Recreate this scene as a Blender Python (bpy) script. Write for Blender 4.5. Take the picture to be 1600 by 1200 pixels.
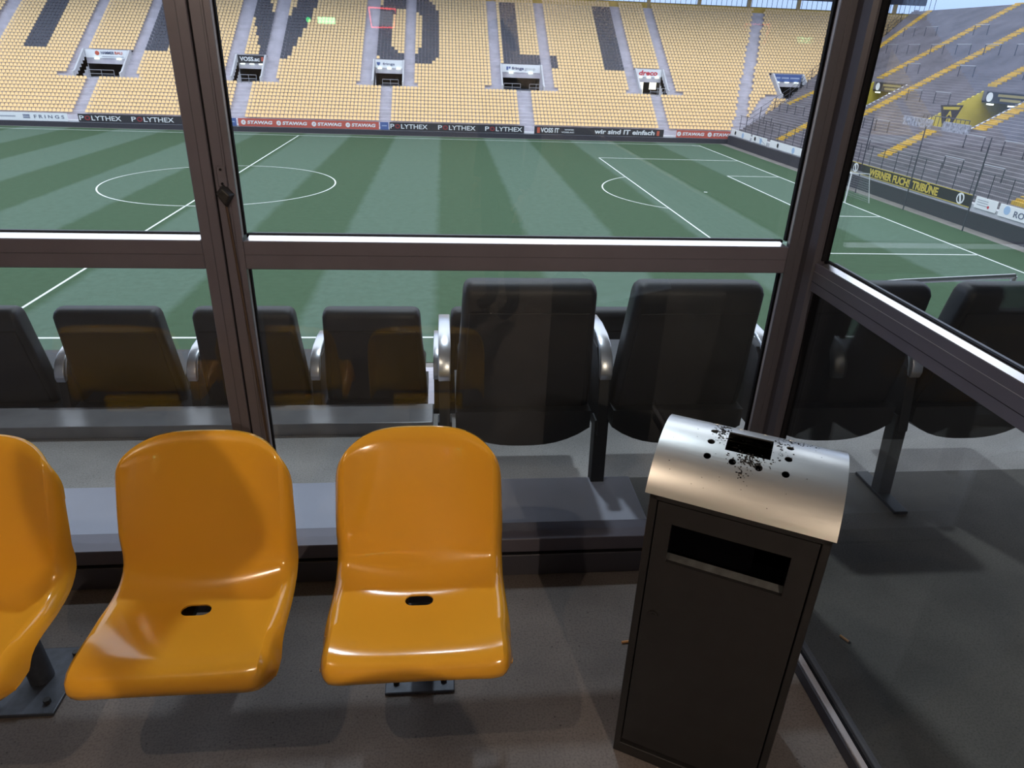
import bpy, bmesh, math, random
import numpy as np
from mathutils import Vector, Matrix

random.seed(7); rng = np.random.default_rng(7)
for o in list(bpy.data.objects): bpy.data.objects.remove(o)
scene = bpy.context.scene
COL = scene.collection
PI = math.pi

# ------------------------------------------------------------------ camera
cam_d = bpy.data.cameras.new('camera'); cam = bpy.data.objects.new('camera', cam_d); COL.objects.link(cam)
cr, cu, cf = (0.99542593, -0.0891447, 0.03435758), (0.00827411, 0.43871934, 0.89858604), (0.09517752, 0.89419157, -0.4374502)
M = Matrix((cr, cu, tuple(-c for c in cf))).transposed().to_4x4()
M.translation = (0, 0, 1.6)
cam.matrix_world = M
cam_d.sensor_width = 36; cam_d.lens = 36 * 1078.53 / 1600; cam_d.clip_start = 0.05; cam_d.clip_end = 600
scene.camera = cam

# ------------------------------------------------------------------ world, exposure
w = bpy.data.worlds.new('dusk_sky'); scene.world = w; w.use_nodes = True
nt = w.node_tree; nt.nodes.clear()
out = nt.nodes.new('ShaderNodeOutputWorld'); bg = nt.nodes.new('ShaderNodeBackground')
tc = nt.nodes.new('ShaderNodeTexCoord'); sp = nt.nodes.new('ShaderNodeSeparateXYZ'); rp = nt.nodes.new('ShaderNodeValToRGB')
rp.color_ramp.elements[0].position = 0.0; rp.color_ramp.elements[0].color = (0.20, 0.30, 0.54, 1)
rp.color_ramp.elements[1].position = 0.55; rp.color_ramp.elements[1].color = (0.86, 0.92, 1.02, 1)
nt.links.new(tc.outputs['Generated'], sp.inputs[0]); nt.links.new(sp.outputs['Z'], rp.inputs['Fac'])
nt.links.new(rp.outputs['Color'], bg.inputs['Color']); nt.links.new(bg.outputs[0], out.inputs['Surface'])
bg.inputs['Strength'].default_value = 2.35
vs = scene.view_settings
vs.view_transform = 'Standard'; vs.look = 'None'; vs.gamma = 1; vs.exposure = 0.0; vs.use_curve_mapping = False

LAMP_WARM = (1.0, 0.80, 0.60)
LAMPS = [((-0.84, 0.32, 2.2), 30.0), ((0.90, -1.70, 2.22), 122.0)]     # ceiling spots of the booth: place, watts

FLOOD = ((0.1, 5.7, 8.05), 440.0)        # floodlight under the roof of the near stand: place, watts

# pitch coordinates (centre spot = 0,0,0; +Y towards the far stand) -> world
PO = Vector((-18.385, 60.813, -9.332))

# ------------------------------------------------------------------ materials
MATS = {}
def mat(name, col, rough=0.5, metal=0.0, noise=0.0, scale=20.0, bump=0.0, bscale=200.0, spec=None, emit=None, strength=0.0, coat=0.0):
    if name in MATS: return MATS[name]
    m = bpy.data.materials.new(name); m.use_nodes = True
    n = m.node_tree.nodes; l = m.node_tree.links; b = n['Principled BSDF']
    b.inputs['Base Color'].default_value = (*col, 1); b.inputs['Roughness'].default_value = rough; b.inputs['Metallic'].default_value = metal
    if spec is not None: b.inputs['Specular IOR Level'].default_value = spec
    if coat: b.inputs['Coat Weight'].default_value = coat; b.inputs['Coat Roughness'].default_value = 0.05
    if emit: b.inputs['Emission Color'].default_value = (*emit, 1); b.inputs['Emission Strength'].default_value = strength
    if noise or bump:
        t = n.new('ShaderNodeTexCoord')
    if noise:
        nz = n.new('ShaderNodeTexNoise'); nz.inputs['Scale'].default_value = scale; nz.inputs['Detail'].default_value = 6
        r = n.new('ShaderNodeValToRGB')
        r.color_ramp.elements[0].position = 0.3; r.color_ramp.elements[1].position = 0.72
        r.color_ramp.elements[0].color = (*[c * (1 - noise) for c in col], 1); r.color_ramp.elements[1].color = (*[min(1, c * (1 + noise)) for c in col], 1)
        l.new(t.outputs['Object'], nz.inputs['Vector']); l.new(nz.outputs['Fac'], r.inputs['Fac']); l.new(r.outputs['Color'], b.inputs['Base Color'])
    if bump:
        nb = n.new('ShaderNodeTexNoise'); nb.inputs['Scale'].default_value = bscale; nb.inputs['Detail'].default_value = 4
        bp = n.new('ShaderNodeBump'); bp.inputs['Strength'].default_value = bump; bp.inputs['Distance'].default_value = 0.004
        l.new(t.outputs['Object'], nb.inputs['Vector']); l.new(nb.outputs['Fac'], bp.inputs['Height']); l.new(bp.outputs['Normal'], b.inputs['Normal'])
    MATS[name] = m
    return m

def glass_mat():
    m = bpy.data.materials.new('window_glass'); m.use_nodes = True
    n = m.node_tree.nodes; l = m.node_tree.links; n.clear()
    o = n.new('ShaderNodeOutputMaterial'); tr = n.new('ShaderNodeBsdfTransparent'); gl = n.new('ShaderNodeBsdfGlossy'); df = n.new('ShaderNodeBsdfDiffuse')
    tr.inputs['Color'].default_value = (0.93, 0.95, 0.95, 1); gl.inputs['Roughness'].default_value = 0.01; gl.inputs['Color'].default_value = (1, 1, 1, 1)
    df.inputs['Color'].default_value = (0.6, 0.6, 0.62, 1)
    lw = n.new('ShaderNodeLayerWeight'); lw.inputs['Blend'].default_value = .5
    pw = n.new('ShaderNodeMath'); pw.operation = 'POWER'; pw.inputs[1].default_value = 5; l.new(lw.outputs['Facing'], pw.inputs[0])
    fr = n.new('ShaderNodeMath'); fr.operation = 'MULTIPLY_ADD'; fr.inputs[1].default_value = .96; fr.inputs[2].default_value = .04; l.new(pw.outputs[0], fr.inputs[0])   # Schlick
    haze = n.new('ShaderNodeMixShader'); t = n.new('ShaderNodeTexCoord'); nz = n.new('ShaderNodeTexNoise'); nz.inputs['Scale'].default_value = 3.0; nz.inputs['Detail'].default_value = 5  # thin pale diffuse layer imitating the reflected haze on the glass
    mp = n.new('ShaderNodeMapRange'); mp.inputs['From Min'].default_value = 0.3; mp.inputs['From Max'].default_value = 0.8; mp.inputs['To Min'].default_value = 0.004; mp.inputs['To Max'].default_value = 0.016
    l.new(t.outputs['Object'], nz.inputs['Vector']); l.new(nz.outputs['Fac'], mp.inputs['Value']); l.new(mp.outputs['Result'], haze.inputs['Fac'])
    l.new(tr.outputs[0], haze.inputs[1]); l.new(df.outputs[0], haze.inputs[2])
    mx = n.new('ShaderNodeMixShader')
    l.new(fr.outputs[0], mx.inputs['Fac']); l.new(haze.outputs[0], mx.inputs[1]); l.new(gl.outputs[0], mx.inputs[2]); l.new(mx.outputs[0], o.inputs['Surface'])
    return m

def floor_mat(name, a, b, speck, rough=0.75):
    """worn concrete: two tones, dark specks and pale grit"""
    m = bpy.data.materials.new(name); m.use_nodes = True
    n = m.node_tree.nodes; l = m.node_tree.links; p = n['Principled BSDF']; p.inputs['Roughness'].default_value = rough
    t = n.new('ShaderNodeTexCoord')
    n1 = n.new('ShaderNodeTexNoise'); n1.inputs['Scale'].default_value = 3.5; n1.inputs['Detail'].default_value = 8
    n2 = n.new('ShaderNodeTexNoise'); n2.inputs['Scale'].default_value = 170; n2.inputs['Detail'].default_value = 3
    n3 = n.new('ShaderNodeTexVoronoi'); n3.inputs['Scale'].default_value = 26
    for x in (n1, n2, n3): l.new(t.outputs['Object'], x.inputs['Vector'])
    r1 = n.new('ShaderNodeValToRGB'); r1.color_ramp.elements[0].position = .35; r1.color_ramp.elements[1].position = .68
    r1.color_ramp.elements[0].color = (*a, 1); r1.color_ramp.elements[1].color = (*b, 1); l.new(n1.outputs['Fac'], r1.inputs['Fac'])
    r2 = n.new('ShaderNodeValToRGB'); r2.color_ramp.elements[0].position = .33; r2.color_ramp.elements[1].position = .55
    r2.color_ramp.elements[0].color = (.74, .74, .74, 1); r2.color_ramp.elements[1].color = (1.08, 1.08, 1.08, 1); l.new(n2.outputs['Fac'], r2.inputs['Fac'])
    mu = n.new('ShaderNodeMixRGB'); mu.blend_type = 'MULTIPLY'; mu.inputs['Fac'].default_value = 1
    l.new(r1.outputs['Color'], mu.inputs[1]); l.new(r2.outputs['Color'], mu.inputs[2])
    r3 = n.new('ShaderNodeValToRGB'); r3.color_ramp.elements[0].position = .04; r3.color_ramp.elements[1].position = .09
    r3.color_ramp.elements[0].color = (speck, speck, speck, 1); r3.color_ramp.elements[1].color = (1, 1, 1, 1); l.new(n3.outputs['Distance'], r3.inputs['Fac'])
    m2 = n.new('ShaderNodeMixRGB'); m2.blend_type = 'MULTIPLY'; m2.inputs['Fac'].default_value = 1
    l.new(mu.outputs[0], m2.inputs[1]); l.new(r3.outputs['Color'], m2.inputs[2]); l.new(m2.outputs[0], p.inputs['Base Color'])
    bp = n.new('ShaderNodeBump'); bp.inputs['Strength'].default_value = .12; bp.inputs['Distance'].default_value = .002
    l.new(n2.outputs['Fac'], bp.inputs['Height']); l.new(bp.outputs['Normal'], p.inputs['Normal'])
    MATS[name] = m
    return m

def turf_mat():
    m = bpy.data.materials.new('mown_turf'); m.use_nodes = True
    n = m.node_tree.nodes; l = m.node_tree.links; p = n['Principled BSDF']; p.inputs['Roughness'].default_value = .9; p.inputs['Specular IOR Level'].default_value = .1
    t = n.new('ShaderNodeTexCoord'); s = n.new('ShaderNodeSeparateXYZ'); l.new(t.outputs['Object'], s.inputs[0])
    nz0 = n.new('ShaderNodeTexNoise'); nz0.inputs['Scale'].default_value = .6; nz0.inputs['Detail'].default_value = 4; l.new(t.outputs['Object'], nz0.inputs['Vector'])
    def mth(op, a, b=None):
        x = n.new('ShaderNodeMath'); x.operation = op
        for i, v in enumerate((a, b)):
            if v is None: continue
            if isinstance(v, (int, float)): x.inputs[i].default_value = v
            else: l.new(v, x.inputs[i])
        return x.outputs[0]
    wob = mth('MULTIPLY', mth('SUBTRACT', nz0.outputs['Fac'], .5), .5)
    u = mth('DIVIDE', mth('ADD', mth('SUBTRACT', s.outputs['X'], 17.9), wob), 5.79)      # band index
    fr = mth('PINGPONG', mth('ADD', u, .5), 1.0)                                         # 0..1..0 with edges at .5
    st = n.new('ShaderNodeMapRange'); st.inputs['From Min'].default_value = .46; st.inputs['From Max'].default_value = .54; l.new(fr, st.inputs['Value'])
    mix = n.new('ShaderNodeMixRGB'); mix.inputs[1].default_value = (.090, .142, .106, 1); mix.inputs[2].default_value = (.054, .098, .056, 1)
    l.new(st.outputs[0], mix.inputs['Fac'])
    nz = n.new('ShaderNodeTexNoise'); nz.inputs['Scale'].default_value = 2.2; nz.inputs['Detail'].default_value = 10; nz.inputs['Roughness'].default_value = .7; l.new(t.outputs['Object'], nz.inputs['Vector'])
    r = n.new('ShaderNodeValToRGB'); r.color_ramp.elements[0].position = .3; r.color_ramp.elements[1].position = .7; r.color_ramp.elements[0].color = (.86, .86, .84, 1); r.color_ramp.elements[1].color = (1.1, 1.1, 1.12, 1); l.new(nz.outputs['Fac'], r.inputs['Fac'])
    mu = n.new('ShaderNodeMixRGB'); mu.blend_type = 'MULTIPLY'; mu.inputs['Fac'].default_value = 1; l.new(mix.outputs[0], mu.inputs[1]); l.new(r.outputs['Color'], mu.inputs[2])
    l.new(mu.outputs[0], p.inputs['Base Color'])
    return m

def brushed_mat():
    m = bpy.data.materials.new('brushed_steel'); m.use_nodes = True
    n = m.node_tree.nodes; l = m.node_tree.links; p = n['Principled BSDF']
    p.inputs['Metallic'].default_value = 1; p.inputs['Base Color'].default_value = (.86, .85, .83, 1); p.inputs['Roughness'].default_value = .33
    t = n.new('ShaderNodeTexCoord'); mp = n.new('ShaderNodeMapping'); mp.inputs['Scale'].default_value = (3, 400, 400); l.new(t.outputs['Object'], mp.inputs['Vector'])
    nz = n.new('ShaderNodeTexNoise'); nz.inputs['Scale'].default_value = 3; nz.inputs['Detail'].default_value = 3; l.new(mp.outputs[0], nz.inputs['Vector'])
    r = n.new('ShaderNodeMapRange'); r.inputs['To Min'].default_value = .26; r.inputs['To Max'].default_value = .42; l.new(nz.outputs['Fac'], r.inputs['Value']); l.new(r.outputs[0], p.inputs['Roughness'])
    bp = n.new('ShaderNodeBump'); bp.inputs['Strength'].default_value = .05; bp.inputs['Distance'].default_value = .001; l.new(nz.outputs['Fac'], bp.inputs['Height']); l.new(bp.outputs['Normal'], p.inputs['Normal'])
    return m

GLASS = glass_mat(); TURF = turf_mat(); STEEL = brushed_mat()
M_FLOOR = floor_mat('booth_concrete', (.098, .084, .080), (.155, .134, .126), .35)
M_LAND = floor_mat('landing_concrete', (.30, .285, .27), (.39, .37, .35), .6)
M_FRAME = mat('bronze_aluminium', (.106, .098, .124), .40, .2, noise=.08, scale=8)
M_FRAME_D = mat('bronze_aluminium_dark', (.062, .060, .076), .42, .2)
M_BEAD = mat('glazing_bead', (.74, .72, .75), .16, .9)
M_GASKET = mat('black_gasket', (.008, .008, .010), .8, spec=.1)
M_SHELL = mat('glossy_yellow_plastic', (.74, .352, .028), .15, noise=.03, scale=5, spec=.5, coat=.3)
M_GALV = mat('painted_steel_grey', (.050, .056, .072), .5, .4, noise=.25, scale=40)
M_LEATHER = mat('black_leather', (.011, .012, .016), .5, noise=.2, scale=14, bump=.15, bscale=260)
M_LEATHER_P = mat('black_leather_panel', (.011, .011, .014), .62, noise=.15, scale=9, bump=.12, bscale=300)
M_SILVER = mat('satin_aluminium', (.62, .63, .66), .3, .85)
M_BLACKMETAL = mat('black_powder_coat', (.018, .018, .020), .5, .2)
M_BIN = mat('anthracite_powder_coat', (.022, .021, .022), .45, .25, noise=.12, scale=22)
M_BIN_IN = mat('bin_inside', (.002, .002, .003), 1.0, spec=0.0)  # sheenless black, the shade inside the bin put into the colour
M_ASH = mat('cigarette_ash', (.012, .010, .010), .95)
M_CONC_FAR = mat('stand_concrete', (.56, .53, .59), .9, noise=.14, scale=.8)
M_CONC_TERR = mat('terrace_concrete', (.205, .190, .215), .9, noise=.20, scale=.5)
M_CONC_WALL = mat('wall_concrete', (.58, .58, .62), .9, noise=.1, scale=.6)
M_TRACKWALL = mat('black_padding', (.036, .037, .050), .8)
M_SEAT_Y = mat('far_seat_yellow', (.96, .68, .34), .5)
M_SEAT_K = mat('far_seat_black', (.065, .070, .095), .5)
M_YELPAINT = mat('yellow_paint', (.62, .40, .06), .7, noise=.15, scale=1.5)
M_LINE = mat('pitch_line_white', (.72, .76, .74), .9)
M_WHITE = mat('white_board', (.90, .91, .93), .6)
M_WHITE_T = mat('white_print', (.85, .86, .88), .6)
M_RED = mat('board_red', (.58, .115, .085), .6)
M_REDPRINT = mat('print_red', (.30, .035, .04), .6)
M_REDMARK = mat('print_orange_red', (.62, .12, .07), .6)
M_BLUE = mat('board_blue', (.085, .14, .36), .6)
M_NAVY = mat('print_navy', (.07, .09, .2), .6)
M_GREYP = mat('print_grey', (.42, .44, .5), .6)
M_YELP = mat('print_yellow', (.68, .52, .10), .6)
M_BLACKB = mat('board_black', (.028, .028, .036), .6)
M_DARK = mat('tunnel_shade', (.02, .021, .022), .95)  # near-black colour stands in for the shade deep in the entrances
M_RAIL = mat('galvanised_rail', (.36, .37, .41), .45, .6)
M_RAIL_D = mat('dark_rail', (.07, .075, .10), .5, .4)
M_ROOF = mat('roof_sheet', (.055, .058, .075), .8)
M_POSTY = mat('cream_post', (.50, .36, .17), .7)
M_GOAL = mat('goal_white', (.82, .83, .85), .4)

# ------------------------------------------------------------------ mesh helpers
class MB:
    def __init__(s): s.v = []; s.f = []
    def add(s, v, f):
        o = len(s.v); s.v += [tuple(p) for p in v]; s.f += [tuple(i + o for i in q) for q in f]; return s
    def box(s, a, b):
        x0, y0, z0 = a; x1, y1, z1 = b
        return s.add([(x0,y0,z0),(x1,y0,z0),(x1,y1,z0),(x0,y1,z0),(x0,y0,z1),(x1,y0,z1),(x1,y1,z1),(x0,y1,z1)],
                     [(0,3,2,1),(4,5,6,7),(0,1,5,4),(1,2,6,5),(2,3,7,6),(3,0,4,7)])
    def prism(s, pts, axis, a, b):
        """polygon (p,q) extruded along axis 0/1/2 from a to b"""
        n = len(pts)
        def P(p, t): return [(t, p[0], p[1]), (p[0], t, p[1]), (p[0], p[1], t)][axis]
        v = [P(p, a) for p in pts] + [P(p, b) for p in pts]
        return s.add(v, [tuple(range(n)), tuple(range(2 * n - 1, n - 1, -1))] + [(i, i + n, (i + 1) % n + n, (i + 1) % n) for i in range(n)])
    def tube(s, path, r, n=8, cap=True):
        path = [Vector(p) for p in path]; rings = []
        for i, p in enumerate(path):
            d = (path[min(i + 1, len(path) - 1)] - path[max(i - 1, 0)]).normalized()
            a = Vector((0, 0, 1)) if abs(d.z) < .9 else Vector((1, 0, 0))
            x = d.cross(a).normalized(); y = d.cross(x)
            rr = r[i] if isinstance(r, (list, tuple)) else r
            rings.append([p + x * rr * math.cos(2 * PI * k / n) + y * rr * math.sin(2 * PI * k / n) for k in range(n)])
        v = [q for R in rings for q in R]; f = []
        for i in range(len(rings) - 1):
            for k in range(n):
                f.append((i*n+k, i*n+(k+1)%n, (i+1)*n+(k+1)%n, (i+1)*n+k))
        if cap: f += [tuple(range(n))[::-1], tuple((len(rings)-1)*n+k for k in range(n))]
        return s.add(v, f)
    def build(s, name, m, parent=None, smooth=False, bevel=0.0, seg=2, loc=None):
        me = bpy.data.meshes.new(name); me.from_pydata(s.v, [], s.f); me.update()
        bm = bmesh.new(); bm.from_mesh(me)
        bmesh.ops.recalc_face_normals(bm, faces=bm.faces)
        if bevel: bmesh.ops.bevel(bm, geom=[e for e in bm.edges if e.is_manifold and e.calc_face_angle(0) > .5], offset=bevel, segments=seg, affect='EDGES', profile=.5)
        bm.to_mesh(me); bm.free()
        return obj(name, me, m, parent, smooth, loc)
def obj(name, me, m=None, parent=None, smooth=False, loc=None):
    if m is not None:
        me.materials.clear(); me.materials.append(m)
    if smooth:
        for p in me.polygons: p.use_smooth = True
        try: me.set_sharp_from_angle(angle=math.radians(50))
        except Exception: pass
    o = bpy.data.objects.new(name, me); COL.objects.link(o)
    if parent: o.parent = parent
    if loc is not None: o.location = loc
    return o
def tag(o, label=None, cat=None, group=None, kind=None):
    if label: o['label'] = label
    if cat: o['category'] = cat
    if group: o['group'] = group
    if kind: o['kind'] = kind
    return o
def thing(name, label=None, cat=None, loc=(0,0,0), rz=0, group=None, kind=None):
    o = bpy.data.objects.new(name, None); COL.objects.link(o); o.location = loc; o.rotation_euler = (0,0,rz); o.empty_display_size = .1
    return tag(o, label, cat, group, kind)
def dup(root, parent=None):
    c = root.copy(); COL.objects.link(c)
    if parent: c.parent = parent
    for ch in list(root.children): dup(ch, c)
    return c
def struct(o): o['kind'] = 'structure'; return o
def boolean(o, cutter):
    md = o.modifiers.new('cut', 'BOOLEAN'); md.object = cutter; md.operation = 'DIFFERENCE'; md.solver = 'EXACT'
    bpy.context.view_layer.update()
    me = bpy.data.meshes.new_from_object(o.evaluated_get(bpy.context.evaluated_depsgraph_get()))
    o.modifiers.clear(); old = o.data; o.data = me; bpy.data.meshes.remove(old)
    cm = cutter.data; bpy.data.objects.remove(cutter); bpy.data.meshes.remove(cm)
TXT = {}
def text_mesh(s, bold=0.0, shear=0.0):
    """mesh of a string, normalised to unit height; returns (mesh, width)"""
    k = (s, bold, shear)
    if k in TXT: return TXT[k]
    c = bpy.data.curves.new('txt', 'FONT'); c.body = s; c.size = 1; c.offset = bold; c.shear = shear; c.resolution_u = 3; c.extrude = .01
    o = bpy.data.objects.new('txt', c); COL.objects.link(o); bpy.context.view_layer.update()
    me = bpy.data.meshes.new_from_object(o.evaluated_get(bpy.context.evaluated_depsgraph_get()))
    bpy.data.objects.remove(o); bpy.data.curves.remove(c)
    co = np.empty(len(me.vertices) * 3); me.vertices.foreach_get('co', co); co = co.reshape(-1, 3)
    mn, mx = co.min(0), co.max(0); h = mx[1] - mn[1]
    co[:, 0] = (co[:, 0] - mn[0]) / h; co[:, 1] = (co[:, 1] - mn[1]) / h; co[:, 2] = (co[:, 2] - mn[2])
    me.vertices.foreach_set('co', co.ravel()); me.update()
    TXT[k] = (me, (mx[0] - mn[0]) / h); return TXT[k]
ROT_N = (PI/2, 0, 0)            # print facing -Y (far stand)
ROT_E = (PI/2, 0, -PI/2)        # print facing -X (end stand)
def lettering(s, m, parent, loc, height, width=None, rot=ROT_N, bold=.02, shear=0.0, name='lettering'):
    me, wd = text_mesh(s, bold, shear); me = me.copy(); me.materials.clear(); me.materials.append(m)
    o = bpy.data.objects.new(name, me); COL.objects.link(o); o.parent = parent; o.location = loc; o.rotation_euler = rot
    o.scale = ((width / wd) if width else height, height, 1)
    return o

# ================================================================== BOOTH SHELL
FX = -3.2
struct(MB().box((FX, -2.4, -.12), (1.06, 1.90, 0)).build('floor', M_FLOOR))
struct(MB().box((FX - .1, -2.5, 2.32), (1.14, 1.92, 2.42)).build('ceiling', mat('booth_ceiling', (.30, .28, .26), .8)))
struct(MB().box((FX, -2.5, 0), (1.12, -2.4, 2.32)).build('wall_back', mat('booth_wall', (.22, .19, .17), .8, noise=.1, scale=2)))
struct(MB().box((FX - .1, -2.5, 0), (FX, 1.92, 2.32)).build('wall_left', MATS['booth_wall']))

# ---- front glazing (window_1): interior face Y=1.80
w1 = thing('window_1', 'bronze aluminium glazed front of the booth facing the pitch', None, (0, 1.85, 0), kind='structure')
def wpart(name, m, a, b, parent, bevel=.002, off=(0, 1.85, 0)):
    a = tuple(x - o for x, o in zip(a, off)); b = tuple(x - o for x, o in zip(b, off))
    return MB().box(a, b).build(name, m, parent, bevel=bevel, seg=1)
# two mullions side by side with a dark joint
ml = wpart('mullion', M_FRAME, (-.617, 1.80, .0), (-.566, 1.90, 2.32), w1)
mu2 = MB(); mu2.box((-.560, -.05, 0), (-.530, .05, 2.32)); mu2.box((-.531, -.05, 0), (-.515, -.044, 2.32)); mu2.build('mullion', M_FRAME, w1)
wpart('joint_gasket', M_GASKET, (-.567, 1.808, .0), (-.559, 1.89, 2.32), w1, 0)
# shallow groove profiles on the mullions
for x in (-.590, -.536): wpart('groove', M_FRAME_D, (x - .0008, 1.7993, .0), (x + .0008, 1.801, 2.32), w1, 0)
# transom of both bays
for x0, x1 in ((FX, -.617), (-.515, .946)):
    t = wpart('transom', M_FRAME, (x0, 1.80, 1.058), (x1, 1.90, 1.132), w1)
    wpart('groove', M_FRAME_D, (x0, 1.7993, 1.096), (x1, 1.801, 1.0975), w1, 0)
    MB().prism([(-.046, 1.130), (-.006, 1.130), (-.006, 1.1385), (-.046, 1.1325)], 0, x0 + (0 if x0 < -1 else .008), x1 - (.004 if x1 < 0 else .010)).build('glazing_bead', M_BEAD, w1)
    wpart('gasket', M_GASKET, (x0, 1.844, 1.130), (x1, 1.858, 1.1405), w1, 0)
    wpart('bottom_rail', M_FRAME_D, (x0, 1.80, .0), (x1, 1.90, .085), w1)
    wpart('bottom_rail_cap', M_FRAME, (x0, 1.808, .092), (x1, 1.90, .145), w1)
    wpart('gasket', M_GASKET, (x0, 1.803, .085), (x1, 1.89, .092), w1, 0)
    wpart('head_rail', M_FRAME, (x0, 1.80, 2.24), (x1, 1.90, 2.32), w1)
for z0, z1 in ((.145, 1.058), (1.138, 2.24)):
    mat('bead_side', (.36, .34, .36), .35, .15)
    MB().prism([(-.5155, -.0445), (-.5215, -.005), (-.531, -.005), (-.531, -.0445)], 2, z0, z1).build('glazing_bead', MATS['bead_side'], w1)
    wpart('gasket', M_GASKET, (-.530, 1.845, z0), (-.517, 1.858, z1), w1, 0)
    MB().prism([(.9465, -.0445), (.960, -.005), (.970, -.005), (.970, -.0445)], 2, z0, z1).build('glazing_bead', MATS['bead_side'], w1)
    wpart('gasket', M_GASKET, (.9535, 1.845, z0), (.972, 1.858, z1), w1, 0)
    wpart('pane', GLASS, (-.525, 1.848, z0 - .006), (.965, 1.854, z1 + .006), w1, 0)
    wpart('pane', GLASS, (FX, 1.848, z0 - .006), (-.610, 1.854, z1 + .006), w1, 0)
# corner post
wpart('jamb', M_FRAME_D, (.968, 1.80, 0), (.992, 1.862, 2.32), w1)
wpart('jamb', M_FRAME_D, (.946, 1.80, 0), (.969, 1.806, 2.32), w1, .001)
MB().prism([(.986, -.04), (.988, -.075), (.996, -.100), (1.006, -.109), (1.030, -.109), (1.055, -.05), (1.09, .01), (1.09, .07), (1.0, .07), (.988, .0)], 2, 0, 2.32).build('corner_post', M_FRAME_D, w1)
# latch: plate, knob and a dark rod running down the joint
lt = wpart('latch_plate', M_FRAME, (-.553, 1.794, 1.268), (-.531, 1.80, 1.318), w1, .002)
for zz in (1.310, 1.2765):
    MB().tube([(-.542, -.057, zz), (-.542, -.0595, zz)], .003, 10).build('screw', M_GASKET, w1)
kb = MB(); kb.add([(-.562, -.05, 1.253), (-.541, -.05, 1.278), (-.516, -.05, 1.250), (-.540, -.05, 1.214), (-.556, -.072, 1.252), (-.541, -.074, 1.268), (-.525, -.072, 1.250), (-.540, -.072, 1.228)],
       [(0,1,5,4),(1,2,6,5),(2,3,7,6),(3,0,4,7),(4,5,6,7),(3,2,1,0)])
kb.build('latch_knob', M_BLACKMETAL, w1, bevel=.003)
MB().tube([(-.541, -.054, 1.225), (-.536, -.054, 1.09), (-.531, -.053, .9), (-.524, -.053, .70), (-.519, -.052, .50), (-.517, -.052, .2)], .0032, 6).build('latch_rod', mat('rust_brown', (.05, .03, .02), .7), w1)

# ---- side glazing (window_2): interior face X=1.0
w2 = thing('window_2', 'bronze aluminium glazed side of the booth', None, (1.05, 0, 0), kind='structure')
o2 = (1.05, 0, 0); YB = -2.4
YJ = 1.742
wpart('transom', M_FRAME, (1.0, YB, 1.028), (1.06, YJ, 1.1055), w2, .001, o2)
wpart('groove', mat('groove_light', (.34, .32, .33), .4, .5), (.9993, YB, 1.082), (1.001, YJ, 1.0832), w2, 0, o2)
wpart('groove', M_GASKET, (.9993, YB, 1.0535), (1.001, YJ, 1.0545), w2, 0, o2)
MB().prism([(-.0495, 1.1065), (-.0275, 1.1115), (-.0275, 1.100), (-.0495, 1.100)], 1, YB, 1.715).build('glazing_bead', M_BEAD, w2)
wpart('gasket', M_GASKET, (1.0225, YB, 1.100), (1.032, YJ, 1.1145), w2, 0, o2)
wpart('bottom_rail', M_FRAME_D, (1.0, YB, 0), (1.06, YJ, .040), w2, .002, o2)
wpart('bottom_bead', MATS['bead_side'], (1.002, YB, .040), (1.020, YJ, .050), w2, .002, o2)
wpart('gasket', M_GASKET, (1.020, YB, .040), (1.034, YJ, .052), w2, 0, o2)
wpart('head_rail', M_FRAME, (1.0, YB, 2.24), (1.06, YJ, 2.32), w2, .002, o2)
for z0, z1 in ((.050, 1.028), (1.112, 2.24)):
    wpart('gasket', M_GASKET, (1.012, YJ - .008, z0), (1.030, YJ, z1), w2, 0, o2)
    wpart('pane', GLASS, (1.023, YB, z0 - .004), (1.028, YJ - .002, z1 + .004), w2, 0, o2)

# ================================================================== NEAR STAND OUTSIDE THE BOOTH
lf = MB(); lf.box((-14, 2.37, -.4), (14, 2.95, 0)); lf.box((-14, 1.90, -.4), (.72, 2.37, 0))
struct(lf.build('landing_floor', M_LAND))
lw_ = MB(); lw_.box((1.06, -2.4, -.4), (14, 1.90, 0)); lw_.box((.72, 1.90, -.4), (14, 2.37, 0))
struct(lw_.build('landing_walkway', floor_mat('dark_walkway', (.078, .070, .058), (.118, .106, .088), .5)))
struct(MB().box((-14, 1.905, 0), (.715, 2.235, .10)).build('landing_step', mat('pale_step', (.36, .37, .44), .7, noise=.1, scale=3), bevel=.006))
struct(MB().box((-14, 2.76, 0), (-.06, 2.945, .06)).build('kerb', mat('kerb_grey', (.22, .215, .22), .26, noise=.15, scale=6), bevel=.004))
mb = MB(); y, z = 2.95, -.42
prof = [(2.95, -.42)]
while y < 21.5:
    y += .9; prof.append((y, z)); z -= .40; prof.append((y, z))
prof += [(22.5, z), (22.5, -9.33), (2.95, -9.33)]
struct(mb.prism(prof, 0, -40, 60).build('near_stand_tiers', M_CONC_FAR))
struct(MB().box((-60, -2.9, -9.33), (80, -2.5, 7.5)).build('wall_sky_block', mat('sky_block_grey', (.16, .155, .16), .9)))  # added out of view to block sky light from behind
struct(MB().prism([(-3, 7.2), (10, 9.2), (10, 9.7), (-3, 7.7)], 0, -60, 80).build('near_stand_roof', M_ROOF))  # unseen roof, front edge set back to let more sky light in

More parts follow.
